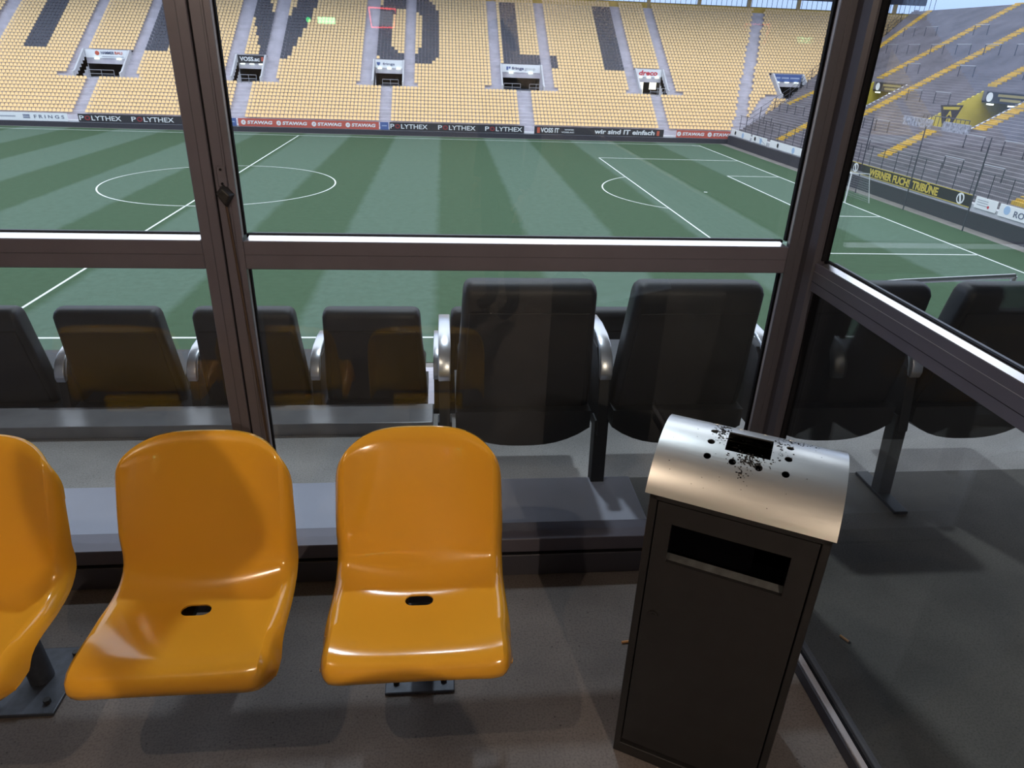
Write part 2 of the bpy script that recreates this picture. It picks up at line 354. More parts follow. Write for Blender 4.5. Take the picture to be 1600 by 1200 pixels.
# ================================================================== PITCH AND SURROUND
def W(x, y, z=0): return (x + PO.x, y + PO.y, z + PO.z)
pitch = MB().box((-56, -36.5, -.3), (56.3, 36.4, 0)).build('pitch', TURF, loc=PO); struct(pitch)
struct(MB().box((-75, -40, -.5), (75, 50, -.03)).build('track_surround', mat('sandy_verge', (.20, .185, .175), .95, noise=.2, scale=.7), loc=PO))
def line(x0, y0, x1, y1, wd=.12, name='pitch_line'):
    d = Vector((x1 - x0, y1 - y0)).normalized(); p = Vector((-d.y, d.x)) * wd / 2
    a, b = Vector((x0, y0)), Vector((x1, y1))
    pts = [a - p, b - p, b + p, a + p]
    return MB().prism([(q.x, q.y) for q in pts], 2, .0, .012).build(name, M_LINE, pitch)
def arc(cx, cy, r, a0, a1, n=72, wd=.12, name='pitch_line'):
    m = MB(); 
    for i in range(n):
        t0 = a0 + (a1 - a0) * i / n; t1 = a0 + (a1 - a0) * (i + 1) / n
        q = [(cx + (r + s) * math.cos(t), cy + (r + s) * math.sin(t)) for s, t in ((-wd/2, t0), (wd/2, t0), (wd/2, t1), (-wd/2, t1))]
        m.add([(x, y, .012) for x, y in q] + [(x, y, 0) for x, y in q], [(0,1,2,3), (0,4,5,1), (2,6,7,3)])
    return m.build(name, M_LINE, pitch)
line(-52.5, 34, 52.5, 34, .10); line(-52.5, -34, 52.5, -34, .14); line(52.5, -34, 52.5, 34); line(0, -34, 0, 34, .13)
arc(0, 0, 9.15, 0, 2 * PI, 96); arc(0, 0, .14, 0, 2 * PI, 16, .16)
for y in (-20.16, 20.16): line(36, y, 52.5, y)
line(36, -20.16, 36, 20.16)
for y in (-9.16, 9.16): line(47, y, 52.5, y)
line(47, -9.16, 47, 9.16)
aa = math.acos(5.5 / 9.15); arc(41.5, 0, 9.15, PI - aa, PI + aa, 40); arc(41.5, 0, .10, 0, 2 * PI, 12, .12)
arc(52.5, 34, 1, PI, 1.5 * PI, 12)

goal = thing('goal', 'white goal on the end line in front of the standing terrace', 'goal', W(52.5, 0))
MB().tube([(0, -3.66, 0), (0, -3.66, 2.44)], .06, 10).build('post', M_GOAL, goal, True)
MB().tube([(0, 3.66, 0), (0, 3.66, 2.44)], .06, 10).build('post', M_GOAL, goal, True)
MB().tube([(0, -3.72, 2.44), (0, 3.72, 2.44)], .06, 10).build('crossbar', M_GOAL, goal, True)
for s in (-3.66, 3.66): MB().tube([(0, s, 2.42), (1.6, s, 2.42), (2.2, s, 0)], .03, 6).build('net_support', M_GOAL, goal, True)
nb = MB()
for i in range(37):
    yy = -3.66 + 7.32 * i / 36; nb.tube([(0, yy, 2.42), (1.6, yy, 2.40), (2.2, yy, .02)], .005, 3, False)
for k in range(13):
    t = k / 12; nb.tube([(1.6 + .6 * t, -3.66, 2.4 - 2.38 * t), (1.6 + .6 * t, 3.66, 2.4 - 2.38 * t)], .005, 3, False)
tag(nb.build('net', mat('net_white', (.6, .62, .66), .8), goal), kind='stuff')
for k, yy in enumerate((1.2, -6.2, -13.5)):
    tag(MB().tube([W(56.2, yy, -.02), W(56.2, yy, 6.5)], .05, 8).build('net_pole', M_RAIL_D, None, True),
        ('thin grey ball net pole nearest the goal', 'thin grey ball net pole in front of the yellow lettered banner', 'thin grey ball net pole furthest right by the white boards')[k], 'pole', 'ball net poles behind the goal')

# ================================================================== FAR STAND
SL = math.tan(math.radians(32)); Y0, Z0 = 39.0, 1.55
def zs(y): return Z0 + SL * (y - Y0) - .45           # tread height under the seat plane
ROWS = [39.3 + .65 * k for k in range(41)]
def mitre_x(y):                                       # right-hand end of the far stand rows
    pts = [(38.0, 58.8), (40.41, 62.2), (45.4, 69.3), (50.5, 75.3), (60.4, 91.0), (67.3, 99.2)]
    for (a, xa), (b, xb) in zip(pts, pts[1:]):
        if y <= b: return xa + (xb - xa) * (y - a) / (b - a)
    return 99.2
VOM = [(-30.95, -25.1), (-10.5, -6.75), (8.6, 12.6), (26.85, 32.6), (47.0, 50.9), (68.3, 72.8)]
UP = [-43.67, -31.45, -23.85, -10.75, -5.68, 7.84, 13.36, 26.0, 33.56, 46.0, 51.63]       # upper aisles
LO = [-48.0, -28.45, -8.78, 10.52, 29.76, 49.1]                                           # lower aisles
VY0, VY1, VZ = 45.55, 50.0, zs(45.7)
# stepped slab, one tread per row, with pits left open at the entrances
st = MB()
for k, yr in enumerate(ROWS):
    a, b = yr - .33, yr + .32; zt = zs(yr); x1 = mitre_x(yr) + .4
    segs = [(-62, x1)]
    if b > VY0 and a < VY1:
        for xl, xr in VOM:
            new = []
            for s0, s1 in segs:
                if xr <= s0 or xl >= s1: new.append((s0, s1)); continue
                if xl > s0: new.append((s0, xl))
                if xr < s1: new.append((xr, s1))
            segs = new
    for s0, s1 in segs: st.box((s0, a, zt - 1.2), (s1, b, zt))
far = struct(st.build('far_stand', M_CONC_FAR, loc=PO))
struct(MB().box((-62, VY0 - .1, VZ - .4), (80, 54.5, VZ - .02)).build('far_stand_walkway', M_CONC_FAR, loc=PO))
struct(MB().box((-62, 37.0, -.4), (59.0, 38.95, .55)).build('wall_far_padding', M_TRACKWALL, loc=PO))
struct(MB().box((-62, 37.25, .55), (59.5, 38.98, .72)).build('wall_far_parapet', M_CONC_WALL, loc=PO))

# seats: one shape, folded pan below a curved back
def seat_shape():
    m = MB()
    m.box((-.20, -.30, .30), (.20, .02, .36))
    m.add([(-.21, .00, .32), (.21, .00, .32), (.21, .05, .30), (-.21, .05, .30), (-.20, .08, .60), (.20, .08, .60), (.20, .13, .58), (-.20, .13, .58), (-.14, .09, .67), (.14, .09, .67), (.14, .14, .65), (-.14, .14, .65)],
          [(0,1,5,4), (4,5,9,8), (8,9,10,11), (2,3,7,6), (6,7,11,10), (1,2,6,5), (3,0,4,7), (5,6,10,9), (7,4,8,11), (3,2,1,0)])
    return np.array(m.v), m.f
SV, SF = seat_shape()
def in_poly(x, y, P):
    c = False; n = len(P)
    for i in range(n):
        (x0, y0), (x1, y1) = P[i], P[(i + 1) % n]
        if (y0 > y) != (y1 > y) and x < (x1 - x0) * (y - y0) / (y1 - y0) + x0: c = not c
    return c
LET = [[(-38.95, 70), (-39.1, 50.55), (-36.1, 50.55), (-36.0, 70)],
       [(-23.2, 50.4), (-20.2, 50.4), (-19.9, 70), (-23.0, 70)],
       [(-11.6, 66.6), (-7.55, 51.1), (-7.1, 49.85), (-3.7, 49.85), (-2.0, 56.3), (.3, 66.6), (-2.5, 66.6), (-4.99, 57.2), (-6.27, 57.1), (-8.8, 66.6)],
       [(27.1, 64.2), (29.85, 64.2), (29.8, 52.6), (35.4, 52.6), (35.35, 49.9), (27.0, 49.9)],
       [(42.2, 64.4), (45.35, 64.5), (45.35, 49.9), (42.2, 49.9)]]
O_OUT = [(9.6, 64.1), (16.1, 64.1), (17.8, 61.5), (17.8, 52.0), (16.8, 50.3), (15.4, 49.8), (9.9, 49.8), (8.6, 51.6), (8.4, 61.2)]
O_IN = [(11.6, 61.6), (14.2, 61.6), (15.4, 59.6), (15.4, 53.7), (14.5, 52.2), (12.0, 52.2), (10.9, 53.7), (10.8, 60.1)]
def is_black(x, y): return any(in_poly(x, y, P) for P in LET) or (in_poly(x, y, O_OUT) and not in_poly(x, y, O_IN))
seats = {True: [], False: []}
for k, yr in enumerate(ROWS):
    xm = mitre_x(yr) - .5
    x = -52.0 + .25 * 0
    while x < xm:
        x += .5
        if yr >= 45.9:
            if any(abs(x - a) < .85 for a in UP): continue
            ad = 62.75 + (yr - 46.2) * .4165                      # corner aisle
            if abs(x - ad) < .95: continue
        else:
            if any(abs(x - a) < .80 for a in LO): continue
            if abs(x - (60.0 + (yr - 39.7) * .42)) < .9: continue
            if abs(x - (61.7 + (yr - 40.0) * .83)) < 1.0: continue
        if any(xl - .35 < x < xr + .35 for xl, xr in VOM) and VY0 - .2 < yr < VY1 + .35: continue
        if VY0 - .25 < yr < VY0 + .55 and any(xl - 2.4 < x < xr + 2.4 for xl, xr in VOM): continue
        if x > 72.9 and VY0 - .2 < yr < 48: continue
        seats[is_black(x, yr)].append((x, yr, zs(yr)))
CAMP = np.array([18.385, -60.813, 10.932])
cr_, cu_, cf_ = (np.array(v) for v in (cr, cu, cf))
def in_view(P):
    d = P - CAMP; wv = d @ cf_; x = 800 + 1078.5 * (d @ cr_) / wv; y = 600 - 1078.5 * (d @ cu_) / wv
    hid = ((x > 240 + y * .14) & (x < 352 + y * .14)) | ((x > 1300 - y * .2) & (x < 1395 - y * .24))
    return (x > 2) & (x < 1598) & (y > 2) & ~hid
for black in (False, True):
    P = np.array(seats[black]); v = in_view(P); d = np.linalg.norm(P - CAMP, axis=1) + np.where(v, 0, 1e6)
    order = np.argsort(d); single, rest = P[order[:300]], P[order[300:]]
    m = M_SEAT_K if black else M_SEAT_Y
    me = bpy.data.meshes.new('stadium_seat'); me.from_pydata([tuple(q) for q in SV], [], SF); me.materials.append(m)
    bm = bmesh.new(); bm.from_mesh(me); bmesh.ops.recalc_face_normals(bm, faces=bm.faces); bm.to_mesh(me); bm.free()
    for q in single:
        o = bpy.data.objects.new('stadium_seat', me); COL.objects.link(o); o.location = W(*q)
        tag(o, 'black plastic seat in the lower part of the big letters across the far stand' if black else 'yellow plastic seat in the lowest rows of the far stand, above the advertising boards',
            'seat', 'black letter seats of the far stand' if black else 'yellow seats of the far stand')
    nv = len(SV); V = (SV[None] + rest[:, None]).reshape(-1, 3)
    F = [tuple(i + nv * j for i in f) for j in range(len(rest)) for f in SF]
    mr = bpy.data.meshes.new('seat_rows'); mr.from_pydata(V.tolist(), [], F); mr.update()
    bm = bmesh.new(); bm.from_mesh(mr); bmesh.ops.recalc_face_normals(bm, faces=bm.faces); bm.to_mesh(mr); bm.free()
    tag(obj('seat_rows', mr, m, None, False, PO), 'remaining black seats spelling the big letters of the far stand' if black else 'remaining yellow seats filling the upper rows of the far stand', 'seats', kind='stuff')

# entrances of the far stand
def portal(i, xl, xr, label, sign_mat, draw):
    t = thing('stand_entrance', label, 'entrance', W((xl + xr) / 2, VY0, VZ)); h = (xr - xl) / 2
    D = VY1 - VY0; top = 8.75 - VZ; sb = 7.72 - VZ
    for s in (-1, 1):
        a, b = (s * h - .0, s * (h + .22)) if s > 0 else (s * (h + .22), s * h)
        MB().prism([(-.15, -.05), (D + .3, -.05), (D + .3, top + .1), (D - .2, top + .1), (.5, 1.0), (-.15, .85)], 0, a, b).build('cheek_wall', M_CONC_WALL, t)
    MB().box((-h, D + .05, sb), (h, D + .3, top + .05)).build('lintel', M_CONC_WALL, t)
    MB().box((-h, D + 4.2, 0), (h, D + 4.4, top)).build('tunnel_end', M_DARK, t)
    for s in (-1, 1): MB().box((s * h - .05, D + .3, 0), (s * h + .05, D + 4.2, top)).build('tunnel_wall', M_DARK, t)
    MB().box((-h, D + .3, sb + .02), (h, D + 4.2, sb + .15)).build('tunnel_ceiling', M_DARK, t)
    sg = MB().box((-h + .05, D - .08, sb), (h - .05, D + .05, top)).build('sign', sign_mat, t)
    draw(sg, h, D - .095, sb, top)
    n = 3 if xr - xl < 4.6 else 2
    for k in range(n):
        x = -h + (xr - xl) * (k + .5) / n
        MB().box((x - .28, D - .3, sb - .14), (x + .28, D - .02, sb - .04)).build('lamp', mat('entrance_lamp', (.9, .95, .9), .4, emit=(.85, 1, .88), strength=3.0), t)
    x0, x1 = (-h * .35, h * .75) if i != 3 else (-h * .97, -h * .15)
    for (p, q) in ([(x0, x1)] if i != 3 else [(x0, x1), (h * .3, h * .97)]):
        r = MB()
        for z in (.15, .62, 1.1): r.tube([(p, .1, z), (q, .1, z)], .035, 6)
        r.tube([(p, .1, 0), (p, .1, 1.1)], .035, 6); r.tube([(q, .1, 0), (q, .1, 1.1)], .035, 6); r.tube([((p + q) / 2, .1, 0), ((p + q) / 2, .1, 1.1)], .035, 6)
        r.build('guard_rail', M_RAIL, t)
    return t
def d1(sg, h, y, a, b):
    c = (a + b) / 2
    MB().tube([(-h * .45, y + .02, c + .1), (-h * .45, y - .02, c + .1)], .28, 14).build('emblem', M_REDMARK, sg)
    lettering('HAMMER', M_NAVY, sg, (-h * .28, y, c - .02), .36, h * .60); lettering('BAU', M_REDMARK, sg, (h * .35, y, c - .02), .36, h * .34)
    MB().box((-h * .25, y - .01, a + .14), (h * .72, y + .02, a + .24)).build('small_print', M_GREYP, sg)
def d2(sg, h, y, a, b):
    lettering('VOSS.ac', M_WHITE_T, sg, (-h * .86, y, (a + b) / 2 - .26), .56, h * 1.45, bold=.03)
    MB().box((h * .72, y - .01, a + .3), (h * .88, y + .02, b - .2)).build('print_mark', M_REDMARK, sg)
def d3(sg, h, y, a, b):
    MB().prism([(-h * .88, b - .3), (-h * .62, b - .3), (-h * .66, a + .42), (-h * .75, a + .26), (-h * .85, a + .42)], 1, y - .01, y + .02).build('emblem', M_BLUE, sg)
    lettering('frings', M_NAVY, sg, (-h * .45, y, (a + b) / 2 - .24), .42, h * .85, bold=.01)
def d4(sg, h, y, a, b):
    MB().box((-h * .75, y - .01, a + .30), (-h * .66, y + .02, b - .26)).build('emblem', M_BLUE, sg); MB().box((-h * .63, y - .01, a + .5), (-h * .54, y + .02, b - .26)).build('emblem', M_BLUE, sg)
    lettering('frings', M_NAVY, sg, (-h * .48, y, (a + b) / 2 - .26), .5, h * .62, bold=.03); lettering('group', mat('print_pale_grey', (.55, .57, .60), .6), sg, (h * .18, y, (a + b) / 2 - .3), .42, h * .55, bold=.0)
def d5(sg, h, y, a, b): lettering('dreco', mat('print_bright_red', (.62, .03, .06), .6), sg, (-h * .78, y, (a + b) / 2 - .3), .68, h * 1.45, bold=.03, shear=.1)
def d6(sg, h, y, a, b):
    for k, (p, q) in enumerate(((-.8, -.5), (-.4, .1), (.2, .85))): MB().box((h * p, y - .01, (a + b) / 2 - .1), (h * q, y + .02, (a + b) / 2 + .1)).build('small_print', mat('print_sky', (.4, .48, .7), .6), sg)
for i, (lab, sm, dr) in enumerate((
        ('concrete stand entrance under the white sign with a round red emblem, furthest left', M_WHITE, d1),
        ('concrete stand entrance under the black sign reading VOSS.ac', M_BLACKB, d2),
        ('narrow concrete stand entrance under a white sign, below the letter O', M_WHITE, d3),
        ('wide concrete stand entrance under a white sign, below the letter L', M_WHITE, d4),
        ('concrete stand entrance under the white sign with red dreco lettering', M_WHITE, d5),
        ('concrete stand entrance under a blue sign in the far corner', M_BLUE, d6))):
    portal(i, *VOM[i], lab, sm, dr)
# glowing panels imitate the light in the doorways of the dreco tunnel
dr = [o for o in bpy.data.objects if o.name.startswith('stand_entrance')][4]
for x in (-1.0, 1.0): MB().box((x - .55, VY1 - VY0 + .6, .05 if x < 0 else .7), (x + .5, VY1 - VY0 + .7, 2.1)).build('lit_doorway', mat('doorway_glow', (1, .93, .78), .5, emit=(1, .92, .74), strength=1.6), dr)

# screen along the top of the far stand: posts, bars, rails
TOPY = 66.1; TOPZ = zs(65.3)
scr = thing('rear_screen', 'open railing with cream posts and thin bars along the top of the far stand', 'railing', W(20, TOPY, TOPZ))
MB().box((-82, -.15, 0), (82, .15, .85)).build('parapet', M_YELPAINT, scr)
MB().box((-82, -.06, .85), (82, .06, .93)).build('rail', M_RAIL_D, scr)
k = -62.0
while k < 82:
    MB().box((k - .26, -.2, 0), (k + .26, .3, 6)).build('post', M_POSTY, scr); k += 8.55
bars = MB(); k = -80.0
while k < 82: bars.box((k - .03, .05, .9), (k + .03, .11, 5)); k += .87
tag(bars.build('thin_bars', M_RAIL_D, scr), kind='stuff')
struct(MB().prism([(51, 25.5), (70, 22.0), (70, 22.6), (51, 26.5)], 0, -70, 110).build('far_stand_roof', M_ROOF, loc=PO))
struct(MB().box((71.0, 65.8, 19.75), (100, 66.6, 21)).build('roof_beam', M_ROOF, loc=PO))

# ---- advertising boards on the far parapet (pitch x from image measurements)
def board(x0, x1, m, label, y=37.2, z0=.62, z1=1.58):
    t = thing('advertising_board', label, 'board', W((x0 + x1) / 2, y, z0), group='advertising boards along the far touchline')
    MB().box((-(x1 - x0) / 2, -.03, 0), ((x1 - x0) / 2, .03, z1 - z0)).build('panel', m, t)
    return t, (x1 - x0) / 2, z1 - z0
def px_x(px_, py_, Y=37.2):      # pitch X of an image column on the plane of the boards
    d = cf_ + (px_ - 800) / 1078.53 * cr_ + (600 - py_) / 1078.53 * cu_
    return CAMP[0] + d[0] * (Y - CAMP[1]) / d[1]
def blurry(t, x0, x1, z, h, m): MB().box((x0, -.045, z), (x1, -.03, z + h)).build('small_print', m, t)
t, h, H = board(-46, px_x(104, 176), M_WHITE, 'white advertising board with spaced FRINGS lettering at the far left')
lettering('F R I N G S', mat('print_slate', (.16, .18, .26), .6), t, (h - 4.0, -.035, .3), .40, 3.6, bold=.015)
for z in (.28, .46, .62): blurry(t, h - 5.3, h - 4.5, z, .10, M_NAVY)
blurry(t, h - 10.0, h - 6.2, .40, .16, M_GREYP)
def polythex(t, xc, H, wd=6.6):
    hh = .56; z = (H - hh) / 2
    lettering('P', M_WHITE_T, t, (xc - wd / 2, -.035, z), hh, wd * .105, bold=.01)
    m = MB(); n = 8
    for k in range(n):
        a0, a1 = 2 * PI * k / n, 2 * PI * (k + 1) / n; r0, r1 = wd * .038, wd * .068; cx = xc - wd / 2 + wd * .19
        q = [(cx + r * math.cos(a), z + hh / 2 + r * .85 * math.sin(a)) for r, a in ((r0, a0), (r1, a0), (r1, a1), (r0, a1))]
        m.prism(q, 1, -.05, -.03)
    m.build('octagon_ring', M_REDPRINT, t)
    lettering('LYTHEX', M_WHITE_T, t, (xc - wd / 2 + wd * .285, -.035, z), hh, wd * .70, bold=.01)
t, h, H = board(px_x(121, 178), px_x(352, 190), M_BLACKB, 'black board with white POLYTHEX lettering behind the left mullion')
c0 = (px_x(121, 178) + px_x(352, 190)) / 2
for a, b in ((124, 190), (205, 272), (287, 345)): polythex(t, (px_x(a, 183) + px_x(b, 183)) / 2 - c0, H, px_x(b, 183) - px_x(a, 183))
t, h, H = board(px_x(356, 188), px_x(369, 188), M_BLUE, 'small blue board left of the long red board'); blurry(t, -h * .6, h * .6, .45, .12, mat('print_sky', (.4, .48, .7)))
def stawag(t, xc, H, wd):
    z = H / 2
    m = MB(); m.tube([(xc - wd * .43, -.03, z), (xc - wd * .43, -.05, z)], .30, 16); e = m.build('round_emblem', M_WHITE_T, t)
    MB().prism([(xc - wd * .46, z - .17), (xc - wd * .43, z + .0), (xc - wd * .455, z + .0), (xc - wd * .405, z + .17), (xc - wd * .425, z + .04), (xc - wd * .40, z + .04)], 1, -.062, -.052).build('bolt_mark', M_RED, e)
    lettering('STAWAG', M_WHITE_T, t, (xc - wd * .31, -.035, z - .2), .42, wd * .80, bold=.045, shear=.12)
t, h, H = board(px_x(372, 188), px_x(592, 195), M_RED, 'long red board with four white STAWAG prints, under the seats left of centre')
c0 = (px_x(372, 188) + px_x(592, 195)) / 2
for a, b in ((377, 426), (432, 480), (487, 534), (540, 587)): stawag(t, (px_x(a, 190) + px_x(b, 190)) / 2 - c0, H, px_x(b, 190) - px_x(a, 190))
t, h, H = board(px_x(594, 195), px_x(607, 195), M_BLUE, 'small blue board between the red board and the long black board'); blurry(t, -h * .6, h * .6, .45, .12, MATS['print_sky'])
t, h, H = board(px_x(608.5, 196), px_x(819, 202), M_BLACKB, 'long black board with three white POLYTHEX prints, near the middle of the far stand')
c0 = (px_x(608.5, 196) + px_x(819, 202)) / 2
for a, b in ((610, 669), (684.5, 744), (758, 817)): polythex(t, (px_x(a, 198) + px_x(b, 198)) / 2 - c0, H, px_x(b, 198) - px_x(a, 198))
t, h, H = board(px_x(835, 203), px_x(1037, 207), M_BLACKB, 'long black board reading VOSS IT wir sind IT einfach')
c0 = (px_x(835, 203) + px_x(1037, 207)) / 2
X = lambda p: px_x(p, 205) - c0
MB().box((X(839), -.045, .12), (X(843.5), -.03, H - .12)).build('print_mark', M_REDMARK, t)
lettering('VOSS IT', M_WHITE_T, t, (X(844.5), -.035, .2), .60, X(873.5) - X(844.5), bold=.03)
lettering('WWW.', M_WHITE_T, t, (X(882), -.035, .52), .18, X(897) - X(882), bold=.03); lettering('VOSS.AC', M_WHITE_T, t, (X(877), -.035, .2), .18, X(897) - X(877), bold=.03)
lettering('wir sind IT einfach', M_WHITE_T, t, (X(929), -.035, .2), .62, X(1023) - X(929), bold=.03, shear=.06)
MB().box((X(1026.5), -.045, .14), (X(1030.5), -.03, H - .2)).build('print_mark', M_REDMARK, t)
t, h, H = board(px_x(1057, 208), px_x(1152, 210), M_RED, 'short red board with two white STAWAG prints in the far corner')
c0 = (px_x(1057, 208) + px_x(1152, 210)) / 2; X = lambda p: px_x(p, 208) - c0
for a, b in ((1058, 1101), (1106, 1150)): stawag(t, (X(a) + X(b)) / 2, H, X(b) - X(a))

# ================================================================== END STAND: STANDING TERRACE
ST = math.tan(math.radians(29.5)); TX0, TZ0 = 58.5, 1.7
def zt(x): return TZ0 + ST * (x - TX0)
def terr_y(x):
    pts = [(58.5, 36.5), (60.4, 36.3), (65.9, 38.3), (71.2, 42.5), (80.9, 43.6), (87.4, 48.5)]
    for (a, ya), (b, yb) in zip(pts, pts[1:]):
        if x <= b: return ya + (yb - ya) * (x - a) / (b - a)
    return 48.5
PITS = [(20.6, 27.2), (1.4, 8.0)]; PX0, PX1, PZ = 65.6, 71.0, 5.35
tm = MB(); x = 58.4; stp = .42
while x < 86.9:
    xm = x + stp / 2; zz = zt(xm); segs = [(-45.0, terr_y(xm))]
    if PX0 < xm < PX1:
        segs = [(-45, PITS[1][0]), (PITS[1][1], PITS[0][0]), (PITS[0][1], terr_y(xm))]
    for a, b in segs: tm.box((x, a, zz - 1.0), (x + stp, b, zz))
    x += stp
struct(tm.build('standing_terrace', M_CONC_TERR, loc=PO))
# corner infill between the last seat rows and the terrace: stepped landing
cm = MB()
for i in range(40):
    y_ = 39.0 + .68 * i; x0 = mitre_x(y_); z_ = zs(y_) + .3
    xt = (z_ - TZ0) / ST + TX0; yt = terr_y(xt)
    y2 = y_ + .68; x2 = mitre_x(y2); xt2 = xt + .68 * SL / ST; yt2 = terr_y(xt2)
    cm.add([(x0, y_, z_), (xt, yt, z_), (xt2, yt2, z_), (x2, y2, z_), (x0, y_, z_ - .6), (xt, yt, z_ - .6), (xt2, yt2, z_ - .6), (x2, y2, z_ - .6)], [(0,1,2,3), (0,4,5,1), (1,5,6,2), (2,6,7,3), (3,7,4,0)])
struct(cm.build('corner_steps', M_CONC_TERR, loc=PO))
struct(MB().box((57.5, -45, -.4), (58.4, 36.9, 1.08)).build('wall_end_padding', M_TRACKWALL, loc=PO))
struct(MB().box((57.8, -45, 1.0), (58.5, 37.0, 1.62)).build('wall_end_parapet', M_CONC_WALL, loc=PO))
struct(MB().box((PX0 - .2, -2, PZ - .5), (76, 30, PZ - .05)).build('terrace_walkway', M_CONC_TERR, loc=PO))
# painted stairways
def stair(yc, xa, xb, wd, label, dy=0.0, m=M_YELPAINT):
    mm = MB(); x = xa
    while x < xb:
        y_ = yc + dy * (x - xa); zz = zt(x + .14) + .10
        mm.box((x, y_ - wd / 2, zz - .35), (x + .28, y_ + wd / 2, zz)); x += .28
    o = mm.build('terrace_stairs', m, loc=PO)
    return tag(o, label, 'stairs', 'yellow painted stairways of the standing terrace')
for a in ((27.3, 71.6, 86.8, 1.25, 'yellow painted stairway climbing the terrace above the entrance nearest the corner post'),
          (18.35, 62.8, 86.8, 1.3, 'longest yellow painted stairway, crossing the whole standing terrace'),
          (8.15, 71.8, 86.8, 1.25, 'yellow painted stairway above the entrance furthest right'),
          (5.05, 60.3, 64.7, 1.4, 'short yellow painted stairway rising above the lettered banner'),
          (.25, 65.6, 86.8, 1.4, 'yellow painted stairway at the right edge beside the lit entrance'),
          (24.4, 58.9, 63.4, 1.5, 'short yellow painted stairway in the far corner of the terrace'),
          (-14.4, 59.2, 66.0, 1.6, 'short yellow painted stairway above the white ROTCOM board')): stair(*a)
stair(36.3, 65.0, 72.0, 1.2, 'narrow yellow painted stairway beside the far corner fence', -.3)
stair(39.6, 77.5, 86.6, 1.1, 'slanting yellow painted stairway at the top corner of the terrace', .47)
# terrace entrances: pit with yellow cheek and a black sign
for i, (ya, yb) in enumerate(PITS):
    t = thing('terrace_entrance', ('yellow walled terrace entrance beside the corner post', 'yellow walled terrace entrance with a crest on its wall')[i], 'entrance', W(PX1, (ya + yb) / 2, PZ))
    h = (yb - ya) / 2; L = PX1 - PX0
    for s in (-1, 1):
        m_ = mat('yellow_wall', (.66, .52, .07), .7, noise=.1, scale=1) if s > 0 else M_CONC_WALL
        a, b = (h - .02, h + .2) if s > 0 else (-h - .2, -h + .02)
        MB().prism([(-L, -.05), (3.0, -.05), (3.0, 2.4), (.1, 3.45), (-L, .4)], 1, a, b).build('cheek_wall', m_, t)
    MB().box((3.0, -h, -.05), (3.2, h, 2.6)).build('tunnel_end', M_DARK, t)
    MB().box((.05, -h, 2.40), (3.0, h, 2.55)).build('tunnel_ceiling', M_DARK, t)
    sg = MB().box((-.1, -h + .1, 2.42), (.06, h - .6, 3.38)).build('sign', M_BLACKB, t)
    MB().tube([(-.09, h - 1.15, 2.9), (-.13, h - 1.15, 2.9)], .42, 18).build('round_emblem', M_WHITE_T, sg)
    for (p, q, z) in ((h - 2.2, -h + .8, 3.0), (h - 2.6, -h + 1.4, 2.62)): MB().box((-.12, q, z), (-.09, p, z + .22)).build('small_print', mat('print_ochre', (.35, .29, .12), .6), sg)
    for yy in (h - 1.6, -h + 2.2): MB().box((-.35, yy - .3, 2.22), (-.05, yy + .3, 2.34)).build('lamp', MATS['entrance_lamp'], t)
    if i == 1:
        cp = MB().prism([(-4.1, 2.0), (-1.7, 2.05), (-2.35, .35), (-3.45, .3)], 1, h - .05, h - .03).build('crest_panel', M_BLACKB, t)
        MB().prism([(-3.8, 1.85), (-2.0, 1.88), (-2.1, 1.62), (-3.7, 1.6)], 1, h - .07, h - .05).build('crest_band', MATS['yellow_wall'], cp)
        lettering('A', MATS['yellow_wall'], cp, (-3.25, h - .075, .95), .55, .6, bold=.03)
        MB().tube([(-2.9, h - .05, .62), (-2.9, h - .09, .62)], .24, 12).build('crest_ball', MATS['yellow_wall'], cp)
        r = MB()
        for z in (.05, 1.1): r.tube([(-L - .1, -h, z), (-L - .1, h, z)], .04, 6)
        for k in range(12): r.tube([(-L - .1, -h + 2 * h * k / 11, 0), (-L - .1, -h + 2 * h * k / 11, 1.1)], .03, 5)
        r.build('guard_rail', M_RAIL_D, t)
sticker = mat('sticker_covered_wall', (.33, .34, .40), .8, noise=.6, scale=4)
for k, (a, b) in enumerate(((.6, 4.2), (5.9, 10.4))):
    tag(MB().box((PX0 - .6, a, zt(PX0 - .6) - .1), (PX0 - .4, b, zt(PX0 - .6) + .75)).build('low_wall', sticker, loc=PO), ('sticker covered low wall below the crest entrance', 'shorter sticker covered low wall left of the crest entrance')[k], 'wall')

# crush barriers
bar = thing('crush_barrier', 'x', 'barrier', W(60, 0, 0), group='crush barriers on the standing terrace')
MB().tube([(0, -1.2, 1.1), (0, 1.2, 1.1)], .05, 6).build('top_rail', M_RAIL, bar)
for s in (-1.15, 1.15): MB().tube([(0, s, 0), (0, s, 1.1)], .045, 6).build('leg', M_RAIL_D, bar)
spots = []
for r_, (xx, off) in enumerate(((60.6, 0), (63.4, 2.0), (68.4, 1.0), (72.8, 0), (76.6, 2.2), (80.4, .8))):
    for k in range(-4, 10):
        yy = k * 4.6 + off
        if any(abs(yy - c) < 1.9 for c in (27.3, 18.35, 5.1 if xx < 66 else 8.15, .25, 24.4 if xx < 66 else 99, -14.4)): continue
        if PX0 - 1 < xx < PX1 + .6 and any(a - 1.4 < yy < b + 1.4 for a, b in PITS): continue
        if yy > terr_y(xx) - 2: continue
        spots.append((xx, yy, r_))
ORD = ('first', 'second', 'third', 'fourth', 'fifth', 'sixth', 'seventh', 'eighth', 'ninth', 'tenth', 'eleventh', 'twelfth', 'thirteenth', 'fourteenth', 'fifteenth', 'sixteenth')
RN = ('lowest', 'second lowest', 'third', 'fourth', 'fifth', 'topmost')
